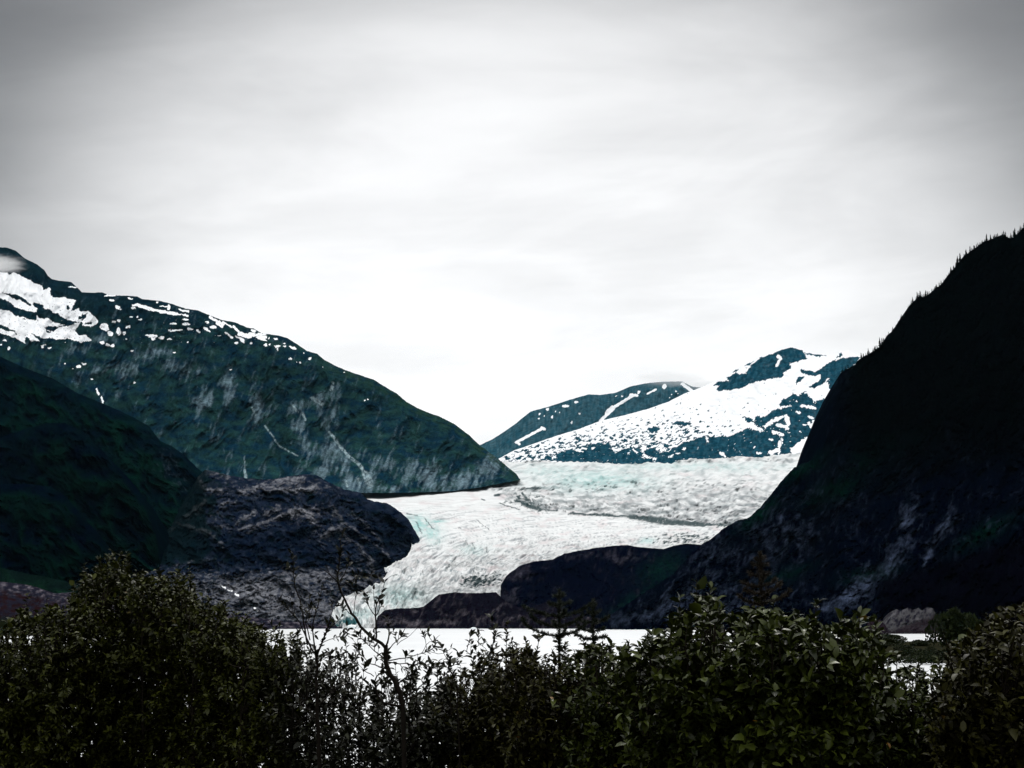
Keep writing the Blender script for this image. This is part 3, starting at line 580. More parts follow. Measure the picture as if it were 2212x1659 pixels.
# --- right side: rocky hill, big black mountain, shore rocks
rH = [(1077, 1300), (1079, 1284), (1082, 1263), (1094, 1244), (1102, 1237), (1123, 1222), (1152, 1213), (1180, 1210), (1193, 1209), (1219, 1196), (1251, 1189.5), (1297.5, 1182), (1324, 1179), (1355, 1177), (1373, 1181), (1407, 1184), (1433, 1186), (1459, 1178), (1485, 1174), (1514, 1177), (1600, 1190), (1700, 1220)]
def dark_col(seed, dk, rk, gr, amt=0.0, blobs=(), greens=(), sh=.5):
    def fn(x, y, rel, P):
        wx = x + 10 * fbm(x / 34, y / 34, 4, seed + 1); wy = y + 10 * fbm(x / 34, y / 34, 4, seed + 2)
        c = flat(dk, x)
        b_ = np.zeros(x.shape)
        for (cx, cy, rx, ry, an, a) in blobs: b_ = np.maximum(b_, a * blob(wx, wy, cx, cy, rx, ry, an))
        n = .6 * fbm((wx + wy * sh) / 10, (wy - wx * .3) / 22, 6, seed + 3, .68) + .4 * fbm((wx + wy * sh) / 40, (wy - wx * .3) / 60, 4, seed + 7, .6, True)
        c = lerp(c, rk, sm(n + b_ + amt, .25, 1.05))
        g_ = np.zeros(x.shape)
        for (cx, cy, rx, ry, an, a) in greens: g_ = np.maximum(g_, a * blob(wx, wy, cx, cy, rx, ry, an))
        c = lerp(c, gr, np.clip(g_ * sm(fbm(wx / 9, wy / 7, 4, seed + 4), -.6, .3), 0, 1))
        c *= (0.65 + 0.7 * sm(fbm(x / 2.4, y / 2.2, 3, seed + 5, .7), -.6, .6))[..., None]
        return c, np.zeros(x.shape)
    return fn
sheet('hill', 1077, 1700, 1.6, [(rH, [(1077, 2500), (1350, 2750), (1700, 2700)]), ([(1077, 1330), (1300, 1352), (1700, 1352)], [(1077, 2250), (1300, 2200), (1700, 2200)])], [130], relief_std(200, 40, 24, 5, .3),
      dark_col(210, (0.0008, 0.0014, 0.0060), (0.042, 0.040, 0.055), (0.002, 0.014, 0.010), -.02, [(1120, 1235, 40, 20, 0, .35), (1250, 1200, 80, 14, 0, .25), (1110, 1290, 40, 20, 0, .3), (1340, 1200, 60, 20, 0, .3)], [(1430, 1230, 50, 28, -.5, .8), (1380, 1290, 70, 12, -.5, .8)]), M_rock, seed=13, back=(250, -120), ridge_jag=1.4,
      label='dark rounded rock hill right of the glacier tongue', cat='rock hill')
rG = [(812, 1345), (816, 1331), (831, 1318), (857, 1314), (883, 1314), (914.5, 1311), (927.5, 1300), (948, 1284), (982, 1279), (1003, 1281), (1039.5, 1281), (1071, 1279), (1094, 1300), (1120, 1312), (1146, 1313), (1180, 1300), (1204, 1303), (1230, 1325), (1290, 1335), (1360, 1345)]
sheet('shore', 812, 1360, 1.4, [(rG, [(812, 2185), (1000, 2260), (1360, 2200)]), ([(812, 1357.3), (1200, 1357.6), (1360, 1358)], [(812, 2105), (1200, 2080), (1360, 2050)])], [56], relief_std(220, 12, 12, 4, .3),
      dark_col(230, (0.0040, 0.0035, 0.0075), (0.110, 0.098, 0.112), (0.006, 0.006, 0.006), .08, [(850, 1345, 200, 6, 0, .3)]), M_rock, seed=14, back=(80, -40), ridge_jag=1.6,
      label='low dark jumbled shore rocks in front of the glacier snout', cat='rock shore')
rF = [(1284, 1352), (1300, 1342), (1329, 1321), (1381, 1287), (1407, 1271), (1454, 1240), (1485, 1206), (1514, 1178), (1542, 1159.5), (1563, 1141), (1589, 1126), (1618, 1118), (1643, 1095), (1667, 1066), (1690, 1037.5), (1714, 1011.5), (1732, 1001), (1758, 994.5), (1766, 970), (1779, 949), (1787, 912.5), (1794, 873.5), (1805, 846), (1812, 812), (1818, 802), (1844, 790), (1860, 773), (1886, 759), (1909, 742), (1917, 724), (1933, 712), (1943, 692), (1956, 681), (1964, 661), (1982, 642), (2000, 641), (2021, 622), (2037, 612), (2050, 591), (2063, 578), (2078, 557), (2097, 542), (2112, 531), (2123, 523), (2138, 517), (2164, 508), (2185, 515.5), (2198, 505), (2212, 489), (2300, 430), (2480, 330)]
dF = [(1284, 2020), (1407, 2250), (1514, 2500), (1643, 2700), (1758, 2950), (1812, 3000), (2000, 2900), (2212, 2800), (2480, 2700)]
bF = [(1284, 1359), (1500, 1360), (1700, 1362), (1900, 1366), (2212, 1372), (2480, 1376)]
dbF = [(1284, 1950), (1500, 1840), (1700, 1680), (1900, 1450), (2212, 1150), (2480, 1050)]
blobsF = [(1925, 1215, 20, 60, .6, .55), (1870, 1260, 26, 40, .7, .5), (1820, 1300, 60, 18, -.4, .55), (1960, 1120, 16, 40, .4, .45), (2040, 1140, 14, 60, .5, .5), (2010, 1190, 14, 30, .5, .45), (1560, 1200, 90, 60, -.6, .22), (1700, 1150, 100, 60, -.5, .28), (1600, 1290, 120, 40, -.2, .22), (1450, 1300, 80, 30, -.3, .35), (1380, 1335, 90, 14, 0, .4), (1760, 1080, 80, 40, -.6, .15), (2048, 920, 8, 24, 0, .9), (2150, 880, 30, 20, -.6, .3), (1980, 960, 90, 120, -.4, .05)]
greenF = [(1800, 1060, 60, 22, -.4, .8), (1740, 1010, 60, 16, -.5, .7), (1900, 960, 110, 30, -.8, .6), (2000, 900, 120, 40, -.9, .4), (2080, 820, 120, 60, -.8, .28), (1640, 1110, 50, 16, -.6, .7), (2130, 1150, 70, 20, -.5, .6), (1880, 1240, 60, 16, -.2, .5), (1700, 1240, 60, 14, -.3, .4)]
def reliefF(x, y, D, t):
    wx = x + 24 * fbm(x / 80, y / 80, 3, 240); wy = y + 24 * fbm(x / 80, y / 80, 3, 241)
    return fbm((wx + wy * .6) / 90, (wy - wx * .2) / 160, 3, 242, .5, True) * 60 + fbm((wx + wy * .6) / 24, wy / 44, 6, 243, .66, True) * 40 + fbm(x / 6, y / 6, 4, 244, .65) * 8
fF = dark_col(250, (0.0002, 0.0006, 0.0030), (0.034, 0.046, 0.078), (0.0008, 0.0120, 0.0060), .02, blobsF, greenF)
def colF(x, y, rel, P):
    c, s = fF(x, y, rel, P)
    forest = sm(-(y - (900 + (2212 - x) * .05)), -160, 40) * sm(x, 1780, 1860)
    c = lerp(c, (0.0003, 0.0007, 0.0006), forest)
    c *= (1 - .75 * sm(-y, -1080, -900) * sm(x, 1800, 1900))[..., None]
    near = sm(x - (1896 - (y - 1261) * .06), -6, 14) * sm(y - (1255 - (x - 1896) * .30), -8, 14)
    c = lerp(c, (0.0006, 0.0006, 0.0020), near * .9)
    return c, s
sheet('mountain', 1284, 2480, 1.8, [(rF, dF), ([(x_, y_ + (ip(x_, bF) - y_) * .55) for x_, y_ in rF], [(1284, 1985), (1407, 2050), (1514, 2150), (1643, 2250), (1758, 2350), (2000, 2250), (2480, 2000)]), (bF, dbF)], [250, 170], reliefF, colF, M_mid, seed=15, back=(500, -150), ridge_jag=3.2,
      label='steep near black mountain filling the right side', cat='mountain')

# ------------------------------------------------------------------ lake and foreground ground
def lake():
    m, t, b, o_ = mat('silty meltwater')
    pos = t.new('ShaderNodeNewGeometry').outputs['Position']
    n = t.noise(pos, 0.012, 4, .6)
    f = t.rng(n, .3, .7, .93, 1.03)
    t.l.new(t.mix(1.0, (0.80, 0.82, 0.83, 1), t.xyz(f, f, f), 'MULTIPLY'), b.inputs['Base Color'])
    b.inputs['Roughness'].default_value = 0.35
    b.inputs['Specular IOR Level'].default_value = 0.10
    mp = t.new('ShaderNodeMapping'); t.l.new(pos, mp.inputs[0]); mp.inputs['Scale'].default_value = (0.5, 1.4, 1)
    n2 = t.noise(mp.outputs[0], 0.9, 4, .6)
    bp = t.new('ShaderNodeBump'); bp.inputs['Strength'].default_value = .35; bp.inputs['Distance'].default_value = .25
    t.l.new(n2, bp.inputs['Height']); t.l.new(bp.outputs[0], b.inputs['Normal'])
    V = [(-9000, 20, 0), (9000, 20, 0), (9000, 16000, 0), (-9000, 16000, 0)]
    tag(mesh_obj('lake', V, [(0, 1, 2, 3)], m), 'pale still silty lake in front of the glacier', 'lake', kind='structure')
lake()

def simple_mat(name, c, rough=.9, spec=0.0, var=.4, scale=3.0):
    m, t, b, o_ = mat(name)
    pos = t.new('ShaderNodeTexCoord').outputs['Object']
    n = t.noise(pos, scale, 4, .6); f = t.rng(n, .3, .7, 1 - var, 1 + var)
    t.l.new(t.mix(1.0, tuple(c) + (1,), t.xyz(f, f, f), 'MULTIPLY'), b.inputs['Base Color'])
    b.inputs['Roughness'].default_value = rough; b.inputs['Specular IOR Level'].default_value = spec
    return m
M_soil = simple_mat('dark mossy soil', (0.018, 0.018, 0.010), var=.5, scale=1.2)
M_bark = simple_mat('grey brown bark', (0.018, 0.014, 0.010), .85, .1, .4, 40)
M_bark2 = simple_mat('dark willow bark', (0.009, 0.007, 0.005), .85, .1, .4, 40)
GZ = EYE - 2.5
def ground_z(x, y):
    """bluff the shrubs grow on, falling to the lake"""
    z = np.interp(y, [-30, 3, 17, 22, 30, 60, 66], [EYE - 1.6, EYE - 1.9, GZ, GZ - 1.2, GZ - 3.6, 0.1, -1.5])
    return z + 0.12 * perlin(np.asarray(x) / 2.3, np.asarray(y) / 2.3, 5) * np.clip((62 - y) / 20, 0, 1)
gx, gy = np.meshgrid(np.linspace(-70, 70, 180), np.linspace(-30, 66, 140))
gz = ground_z(gx, gy)
tag(mesh_obj('ground', np.stack([gx, gy, gz], -1).reshape(-1, 3), gridquads(140, 180), M_soil), 'dark mossy bank above the lake under the shrubs', 'ground', kind='structure')
# shelf of land reaching into the lake on the right
def shelf_y(x, y):  # traced outline in survey units -> ground distance
    return EYE * F / (y - 1340)
def headland():
    xs = np.linspace(1862, 2480, 120)
    near = ip(xs, [(1862, 1386), (1900, 1420), (1940, 1433), (2040, 1434), (2120, 1430), (2212, 1432), (2480, 1440)])
    far = ip(xs, [(1862, 1384), (1900, 1383), (2000, 1381), (2212, 1380), (2480, 1380)])
    rows = []
    for s in np.linspace(0, 1, 14):
        D = (EYE * F / (near - 1340)) * (1 - s) + (EYE * F / (far - 1340)) * s
        P = at(xs, 1340 + 0 * xs, D)
        P[:, 2] = -0.3 + 0.9 * math.sin(math.pi * min(1, max(0, s))) + 0.2 * perlin(P[:, 0] / 9, P[:, 1] / 20, 8)
        rows.append(P)
    R_ = np.array(rows)
    tag(mesh_obj('shore', R_.reshape(-1, 3), gridquads(14, 120), M_soil), 'low green point of land reaching into the lake on the right', 'shore', kind='structure')
headland()

# ------------------------------------------------------------------ plants
def leaf_mat(name, dark, light, odd, spec=.5, rough=.38):
    m, t, b, o_ = mat(name)
    a = t.new('ShaderNodeAttribute', attribute_name='tint').outputs['Fac']
    r_ = t.new('ShaderNodeValToRGB'); t.l.new(a, r_.inputs[0]); cr = r_.color_ramp
    cr.elements[0].color = tuple(dark) + (1,); cr.elements[0].position = 0
    cr.elements[1].color = tuple(odd) + (1,); cr.elements[1].position = 1
    for p_, c_ in ((0.90, light), (0.975, light)):
        e = cr.elements.new(p_); e.color = tuple(c_) + (1,)
    t.l.new(r_.outputs[0], b.inputs['Base Color'])
    b.inputs['Roughness'].default_value = rough; b.inputs['Specular IOR Level'].default_value = spec
    return m
M_leafL = leaf_mat('dull olive leaves', (0.006, 0.008, 0.001), (0.048, 0.055, 0.007), (0.07, 0.04, 0.010), .10)
M_leafC = leaf_mat('dark willow leaves', (0.003, 0.004, 0.0015), (0.016, 0.019, 0.005), (0.03, 0.02, 0.01), .15)
M_leafR = leaf_mat('broad green leaves', (0.005, 0.009, 0.0015), (0.050, 0.064, 0.009), (0.16, 0.07, 0.005), .15, .30)
M_leafD = leaf_mat('brownish green leaves', (0.007, 0.006, 0.003), (0.040, 0.040, 0.006), (0.07, 0.025, 0.008), .09, .4)
M_needle = simple_mat('spruce needles', (0.010, 0.016, 0.006), .6, .3, .5, 30)
M_needleB = simple_mat('brown spruce needles', (0.022, 0.016, 0.008), .6, .3, .5, 30)

def norm(v): return v / (np.linalg.norm(v, axis=-1, keepdims=True) + 1e-9)
def tubes(paths, sides=5):
    """paths: list of (points Nx3, radii N) -> verts, quads"""
    Vs, Qs, off = [], [], 0
    for P, R in paths:
        P = np.asarray(P, float); R = np.asarray(R, float); n = len(P)
        tan = norm(np.gradient(P, axis=0)); ref = np.array([0.3, 1.0, 0.1])
        a = norm(np.cross(tan, ref)); b = np.cross(tan, a)
        th = np.arange(sides) * 2 * math.pi / sides
        ring_ = P[:, None] + R[:, None, None] * (a[:, None] * np.cos(th)[None, :, None] + b[:, None] * np.sin(th)[None, :, None])
        Vs.append(ring_.reshape(-1, 3))
        i = np.arange(n - 1)[:, None] * sides; j = np.arange(sides)[None]
        q = np.stack([i + j, i + (j + 1) % sides, i + sides + (j + 1) % sides, i + sides + j], -1).reshape(-1, 4) + off
        Qs.append(q); off += n * sides
    return np.concatenate(Vs), np.concatenate(Qs)
def bez(p0, p1, p2, n):
    t = np.linspace(0, 1, n)[:, None]; return (1 - t) ** 2 * p0 + 2 * t * (1 - t) * p1 + t * t * p2
def leaves_mesh(base, direc, side, L, W, rg, curl=.18, fold=.28):
    """one folded six-point leaf per row"""
    n = len(base); up = norm(np.cross(side, direc)); L = L[:, None]; W = W[:, None]
    c = curl * L * rg.uniform(.2, 1.8, (n, 1)); f = fold * W * rg.uniform(0, 1.6, (n, 1))
    v0 = base
    v1 = base + direc * L * .34 + side * W * .5 + up * f; v5 = base + direc * L * .34 - side * W * .5 + up * f
    v2 = base + direc * L * .72 + side * W * .36 + up * (f - c * .4); v4 = base + direc * L * .72 - side * W * .36 + up * (f - c * .4)
    v3 = base + direc * L - up * c
    m_ = base + direc * L * .55 - up * c * .15
    V = np.stack([v0, v1, v2, v3, v4, v5, m_], 1).reshape(-1, 3)
    o = np.arange(n)[:, None] * 7
    Q = np.concatenate([o + np.array([[0, 1, 2, 6]]), o + np.array([[6, 2, 3, 4]]), o + np.array([[0, 6, 4, 5]])])
    return V, Q
def leafy(paths, rg, per_m, L, W, start=.3, up=.5):
    """leaves along the outer part of every twig path"""
    B, Dr = [], []
    for P in paths:
        seglen = np.linalg.norm(np.diff(P, axis=0), axis=1); tot_ = seglen.sum()
        k = max(3, int(tot_ * (1 - start) * per_m))
        s = (start + (1 - start) * np.sort(rg.uniform(0, 1, k)) ** .8) * tot_
        cum = np.concatenate([[0], np.cumsum(seglen)])
        pos = np.stack([np.interp(s, cum, P[:, i]) for i in range(3)], 1)
        tan = norm(np.stack([np.interp(np.minimum(s + .02, tot_), cum, P[:, i]) for i in range(3)], 1) - np.stack([np.interp(s - .02, cum, P[:, i]) for i in range(3)], 1))
        ph = np.arange(k) * 2.4 + rg.uniform(0, 6)
        a = norm(np.cross(tan, [0.2, 1, .1])); b = np.cross(tan, a)
        rad = a * np.cos(ph)[:, None] + b * np.sin(ph)[:, None]
        open_ = rg.uniform(.5, 1.3, (k, 1))
        d = norm(tan * up + rad * open_ + rg.normal(0, .18, (k, 3)) + [0, 0, .12])
        B.append(pos); Dr.append(d)
    B = np.concatenate(B); Dr = np.concatenate(Dr); n = len(B)
    side = norm(np.cross(Dr, rg.normal(0, .45, (n, 3)) + [0, 0, 1]))
    Ls = L * rg.uniform(.55, 1.1, n) * np.where(rg.random(n) < .07, 1.45, 1); Ws = W * rg.uniform(.75, 1.2, n) * Ls / L
    V, Q = leaves_mesh(B, Dr, side, Ls, Ws, rg)
    tint = np.repeat(np.clip(rg.beta(1.3, 1.5, n), 0, 1), 7)
    return V, Q, tint

SIL = [(-300, 1350), (-60, 1358), (0, 1342), (30, 1328), (80, 1312), (130, 1305), (165, 1275), (185, 1246), (215, 1220), (262, 1216), (300, 1240), (345, 1236), (375, 1222), (400, 1238), (425, 1285), (445, 1308), (470, 1293), (490, 1300), (515, 1343), (560, 1342), (605, 1362), (640, 1378), (690, 1385), (740, 1392), (790, 1425), (860, 1440), (900, 1450), (960, 1462), (1000, 1442), (1040, 1418), (1062, 1385), (1085, 1402), (1110, 1392), (1160, 1398), (1200, 1396), (1260, 1392), (1310, 1362), (1360, 1368), (1405, 1372), (1436, 1355), (1455, 1318), (1480, 1308), (1512, 1290), (1565, 1290), (1590, 1314), (1640, 1308), (1700, 1308), (1745, 1330), (1800, 1336), (1835, 1326), (1862, 1308), (1885, 1345), (1905, 1395), (1940, 1436), (2035, 1434), (2070, 1400), (2105, 1355), (2130, 1335), (2170, 1312), (2212, 1300), (2280, 1290), (2500, 1290)]
def world_pt(x, y, D): return at(x, y, D)
nshrub = [0]
def shrub(name, label, cat, group, xc, hw, D, L, W, ntw, leafm, barkm, per_m=85, seed=0, ymin=None, ymax=1700, depth=.7, power=1.0, stems=9, twl=(.22, .5), lift=10):
    rg = np.random.default_rng(seed)
    b0 = world_pt(xc, 1700, D); X0 = b0[0]
    root = np.array([X0, D, float(ground_z(X0, D)) - .05])
    t = bpy.data.objects.new(name, None); sc.collection.objects.link(t); t.location = root
    tag(t, label, cat, group)
    st = []
    for i in range(stems):
        fx = (i + .5) / stems * 2 - 1 + rg.normal(0, .08)
        x = xc + fx * hw * .82
        yt = float(ip(x, SIL)) + rg.uniform(30, 90) + lift
        d2 = D + rg.uniform(-depth, depth) * .8
        top = world_pt(x, yt, d2)
        p0 = np.array([X0 + fx * .15, D + rg.uniform(-.12, .12), root[2]])
        mid = p0 * .45 + top * .55 + np.array([fx * .12, 0, -.1]) + rg.normal(0, .05, 3)
        P = bez(p0, mid, top, 12) + np.cumsum(rg.normal(0, .006, (12, 3)), 0)
        st.append((P, np.linspace(.017, .005, 12)))
    tw = []
    for i in range(ntw):
        x = xc + hw * 1.15 * float(np.clip(rg.normal(0, .55), -1.2, 1.2))
        ys = float(ip(x, SIL)) + lift + 28 + 52 * float(perlin(np.array(x / 23.), np.array(D * 3.), 77))
        if ymin: ys = max(ys, ymin)
        u = rg.uniform(0, 1) ** power
        y = ys + 2 + (ymax - ys) * u + (rg.exponential(5) - 4 if u < .1 else 0)
        d2 = D + rg.uniform(-depth, depth)
        tip = world_pt(x, y, d2)
        S = st[int(rg.integers(len(st)))][0] if rg.random() < .15 else min((s_[0] for s_ in st), key=lambda s_: abs(s_[-1][0] - tip[0]) + rg.uniform(0, .55))
        zz = tip[2] - rg.uniform(*twl)
        k = int(np.clip(np.searchsorted(S[:, 2], zz), 0, 11)); a = S[k]
        # keep twigs of moderate length
        v = tip - a; ln = np.linalg.norm(v)
        if ln > .75: a = tip - v / ln * .75
        mid = (a + tip) / 2 + rg.normal(0, .05, 3) + [(tip[0] - a[0]) * .2, 0, -.05]
        tw.append(bez(a, mid, tip, 7))
    for i in range(int(ntw * .10)):      # long leaders standing out of the crown
        x = xc + hw * rg.uniform(-1.1, 1.1); d2 = D + rg.uniform(-depth, depth) * .8
        tip = world_pt(x + rg.normal(0, 8), ip(x, SIL) + lift + 14 - rg.exponential(13), d2); a = world_pt(x, ip(x, SIL) + lift + rg.uniform(50, 110), d2)
        tw.append(bez(a, (a + tip) / 2 + rg.normal(0, .03, 3), tip, 7))
    Vs, Qs = tubes(st + [(P, np.linspace(.0045, .0018, 7)) for P in tw], 4)
    mesh_obj('stems', Vs - root, Qs, barkm, t)
    V, Q, tint = leafy(tw, rg, per_m, L, W)
    mesh_obj('foliage', V - root, Q, leafm, t, attrs={'tint': ('FLOAT', tint)}, smooth=False)
    return t
GL = 'leafy shrubs along the bank'
SH = [
 # name, label, xc, hw, D, L, W, ntw, leaf, kwargs
 ('leafy_shrub', 'olive leafed shrub cut by the left edge of the picture', 10, 120, 12.5, .057, .029, 600, M_leafL, {}),
 ('leafy_shrub', 'low olive shrub between the left edge and the tall left shrub', 140, 90, 13.0, .057, .029, 500, M_leafL, {}),
 ('leafy_shrub', 'tallest bushy olive shrub of the left thicket, reaching over the shore line', 255, 95, 13.5, .056, .028, 700, M_leafL, {'stems': 12}),
 ('leafy_shrub', 'upright bushy shrub right beside the tallest left shrub', 365, 80, 13.0, .056, .028, 580, M_leafL, {'stems': 10}),
 ('leafy_shrub', 'rounded shrub with one short pointed shoot in the left thicket', 475, 80, 12.5, .056, .028, 480, M_leafL, {}),
 ('leafy_shrub', 'loose low shrub next to the thin bare willow shoots, lake showing through', 580, 75, 12.0, .055, .027, 350, M_leafL, {'power': 1.15}),
 ('willow_shrub', 'thin open willow in front of the lake behind the bare forked trunk', 680, 80, 11.5, .056, .026, 190, M_leafC, {'per_m': 55, 'power': 1.0, 'stems': 4}),
 ('willow_shrub', 'sparse dark willow low under the bare forked trunk', 800, 85, 11.0, .058, .027, 160, M_leafC, {'per_m': 52, 'power': .75, 'stems': 4}),
 ('willow_shrub', 'sparse dark willow below the open patch of white lake', 915, 85, 10.5, .060, .028, 230, M_leafC, {'per_m': 60, 'power': .8, 'stems': 5}),
 ('leafy_shrub', 'dense dark shrub whose tip rises at the right end of the open lake', 1060, 90, 10.5, .050, .024, 470, M_leafD, {}),
 ('leafy_shrub', 'brownish shrub below the two small spruce tips', 1190, 90, 10.0, .050, .024, 440, M_leafD, {}),
 ('leafy_shrub', 'green shrub standing before the small gap of lake right of the spruce tips', 1330, 95, 9.6, .054, .027, 420, M_leafR, {'lift': 22}),
 ('broadleaf_shrub', 'shrub of broad shiny leaves rising left of the brown spruce tip', 1470, 90, 9.0, .072, .038, 320, M_leafR, {'lift': 22}),
 ('broadleaf_shrub', 'broadleaf shrub directly under the brown spruce tip', 1590, 85, 8.8, .072, .038, 300, M_leafR, {'lift': 22}),
 ('broadleaf_shrub', 'pale tipped broadleaf shrub right of the brown spruce tip', 1710, 85, 8.6, .074, .040, 300, M_leafR, {'lift': 22}),
 ('broadleaf_shrub', 'broadleaf shrub with orange leaves near its top', 1820, 80, 8.8, .074, .040, 290, M_leafR, {'lift': 22}),
 ('broadleaf_shrub', 'low broadleaf shrub below the small gap of lake on the right', 1965, 95, 9.0, .058, .029, 300, M_leafR, {'power': .9}),
 ('broadleaf_shrub', 'dark broadleaf shrub near the lower right corner', 2110, 85, 8.6, .058, .029, 330, M_leafD, {}),
 ('broadleaf_shrub', 'dark broadleaf shrub cut by the right edge of the picture', 2235, 90, 8.4, .058, .029, 330, M_leafD, {}),
]
for i, (nm, lb, xc, hw, D, L, W, nt_, lm, kw) in enumerate(SH):
    shrub(nm, lb, 'shrub', GL, xc, hw, D, L, W, nt_, lm, M_bark2 if lm is M_leafC else M_bark, seed=100 + i, **kw)

# --- willow with a bare forked trunk, and thin upright shoots beside it (traced limbs)
c5 = lambda p: [(a * k1 + 547.2, b * k1 + 1226.9) for a, b in p]
c7 = lambda p: [(a * k1 + 576, b * k1 + 1008) for a, b in p]
def traced(name, label, cat, D, limbs, seed, leafm, L, W, per_m=55, leaf_from=.25, group=None):
    rg = np.random.default_rng(seed)
    x0, y0 = limbs[0][0][0]
    base = world_pt(x0, y0, D); root = np.array([base[0], D, float(ground_z(base[0], D)) - .05])
    t = bpy.data.objects.new(name, None); sc.collection.objects.link(t); t.location = root
    tag(t, label, cat, group)
    paths, twigs = [], []
    for j, (pts, r0, r1, lf) in enumerate(limbs):
        n = len(pts); P = []
        off = rg.uniform(-.05, .05) if j else 0
        for i, (x, y) in enumerate(pts):
            P.append(world_pt(x, y, D + off * (i / max(1, n - 1))))
        P = np.array(P)
        # resample with slight wobble
        seglen = np.concatenate([[0], np.cumsum(np.linalg.norm(np.diff(P, axis=0), axis=1))])
        m_ = max(6, int(seglen[-1] / .035)); s = np.linspace(0, seglen[-1], m_)
        Q_ = np.stack([np.interp(s, seglen, P[:, i]) for i in range(3)], 1)
        Q_[1:-1] = (Q_[:-2] + 2 * Q_[1:-1] + Q_[2:]) / 4 + rg.normal(0, .0025, (m_ - 2, 3))
        paths.append((Q_, np.linspace(r0, r1, m_) * 1.2))
        if lf:
            for q in range(int(lf * seglen[-1] * 12)):
                a = Q_[int(rg.integers(m_ // 3, m_))]; d = norm(Q_[-1] - Q_[0]) * .6 + rg.normal(0, .6, 3) + [0, 0, .4]
                ln = rg.uniform(.05, .16); tip = a + norm(d) * ln
                twigs.append(bez(a, (a + tip) / 2 + rg.normal(0, .01, 3), tip, 5))
            twigs.append(Q_[m_ // 2:])
    if True:
        P = np.array([root, root * .5 + base * .5 + [.04, 0, 0], base]); P = bez(P[0], P[1], P[2], 10)
        paths.append((P, np.full(10, limbs[0][1] * 1.05)))
    Vs, Qs = tubes(paths + [(P, np.linspace(.0025, .0012, len(P))) for P in twigs if len(P) == 5], 5)
    mesh_obj('branches', Vs - root, Qs, M_bark2, t)
    if twigs:
        V, Q, tint = leafy(twigs, rg, per_m, L, W, start=.1, up=.8)
        mesh_obj('foliage', V - root, Q, leafm, t, attrs={'tint': ('FLOAT', tint)}, smooth=False)
    return t
limbs = [(c5([(1240, 1130), (1190, 960), (1110, 850), (1095, 740), (1100, 640)]), .016, .012, 0),
 (c5([(1105, 700), (1100, 640), (1010, 600), (900, 500), (820, 380), (750, 250), (700, 130), (690, 20)]) + c7([(595, 880), (600, 800), (612, 700), (612, 610)]), .010, .0025, .25),
 (c7([(590, 960), (540, 905), (440, 838)]), .004, .0015, .0), (c7([(560, 925), (520, 880), (490, 820)]), .003, .0012, .0),
 (c7([(600, 965), (660, 860), (700, 790)]), .0035, .0015, 1.2), (c7([(605, 990), (700, 960), (770, 880)]), .003, .0012, .8),
 (c5([(1015, 605), (1018, 480), (1015, 400), (1010, 330), (1060, 230), (1092, 110)]), .006, .0012, .2),
 (c5([(1010, 340), (1005, 250), (1000, 180)]), .002, .001, .6), (c5([(1015, 400), (960, 350), (950, 280), (910, 200)]), .003, .001, 1.3),
 (c5([(1015, 400), (1050, 340), (1070, 290)]), .003, .001, 1.5),
 (c5([(820, 390), (740, 310), (690, 300)]), .0025, .001, 1.2), (c5([(830, 400), (840, 280), (860, 190), (900, 180)]), .0025, .001, 1.0),
 (c5([(1100, 650), (1130, 550), (1110, 470)]), .006, .002, .9), (c5([(1110, 700), (1190, 600), (1240, 550)]), .004, .001, 1.4),
 (c5([(1110, 770), (1300, 740), (1440, 690), (1540, 650)]), .004, .0012, .5), (c5([(1400, 705), (1450, 610), (1530, 600)]), .002, .001, .8),
 (c5([(1450, 690), (1420, 580), (1410, 530)]), .002, .001, .8), (c5([(1440, 690), (1580, 720), (1650, 660)]), .0018, .001, .1),
 (c5([(1190, 640), (1250, 600), (1330, 530), (1372, 488)]), .002, .0009, 0), (c5([(1195, 640), (1215, 500), (1250, 360)]), .0018, .0009, 0),
 (c5([(1110, 780), (1230, 800), (1340, 790), (1400, 830)]), .004, .0012, 1.8), (c5([(1115, 840), (960, 800), (880, 700), (860, 660)]), .004, .0012, 1.4),
 (c5([(1100, 760), (1010, 680), (930, 640), (900, 560)]), .004, .0012, 1.6),
 (c5([(1230, 1150), (1060, 1120), (1010, 1000), (1000, 900), (1040, 870), (1110, 865)]), .008, .003, .2), (c5([(1005, 960), (1080, 960), (1140, 945)]), .003, .002, 0),
 (c5([(1000, 900), (930, 860), (870, 800)]), .003, .001, 1.6), (c5([(1190, 960), (1290, 900), (1350, 840)]), .004, .001, 1.8), (c5([(1240, 1080), (1400, 980), (1480, 880), (1450, 800)]), .005, .0012, 1.6),
 (c5([(1250, 1100), (1380, 1040), (1560, 940), (1640, 820)]), .004, .001, 1.5)]
traced('willow_tree', 'small dark willow with a bare crooked forked trunk against the white lake', 'tree', 9.6, limbs, 21, M_leafC, .055, .022, 60)
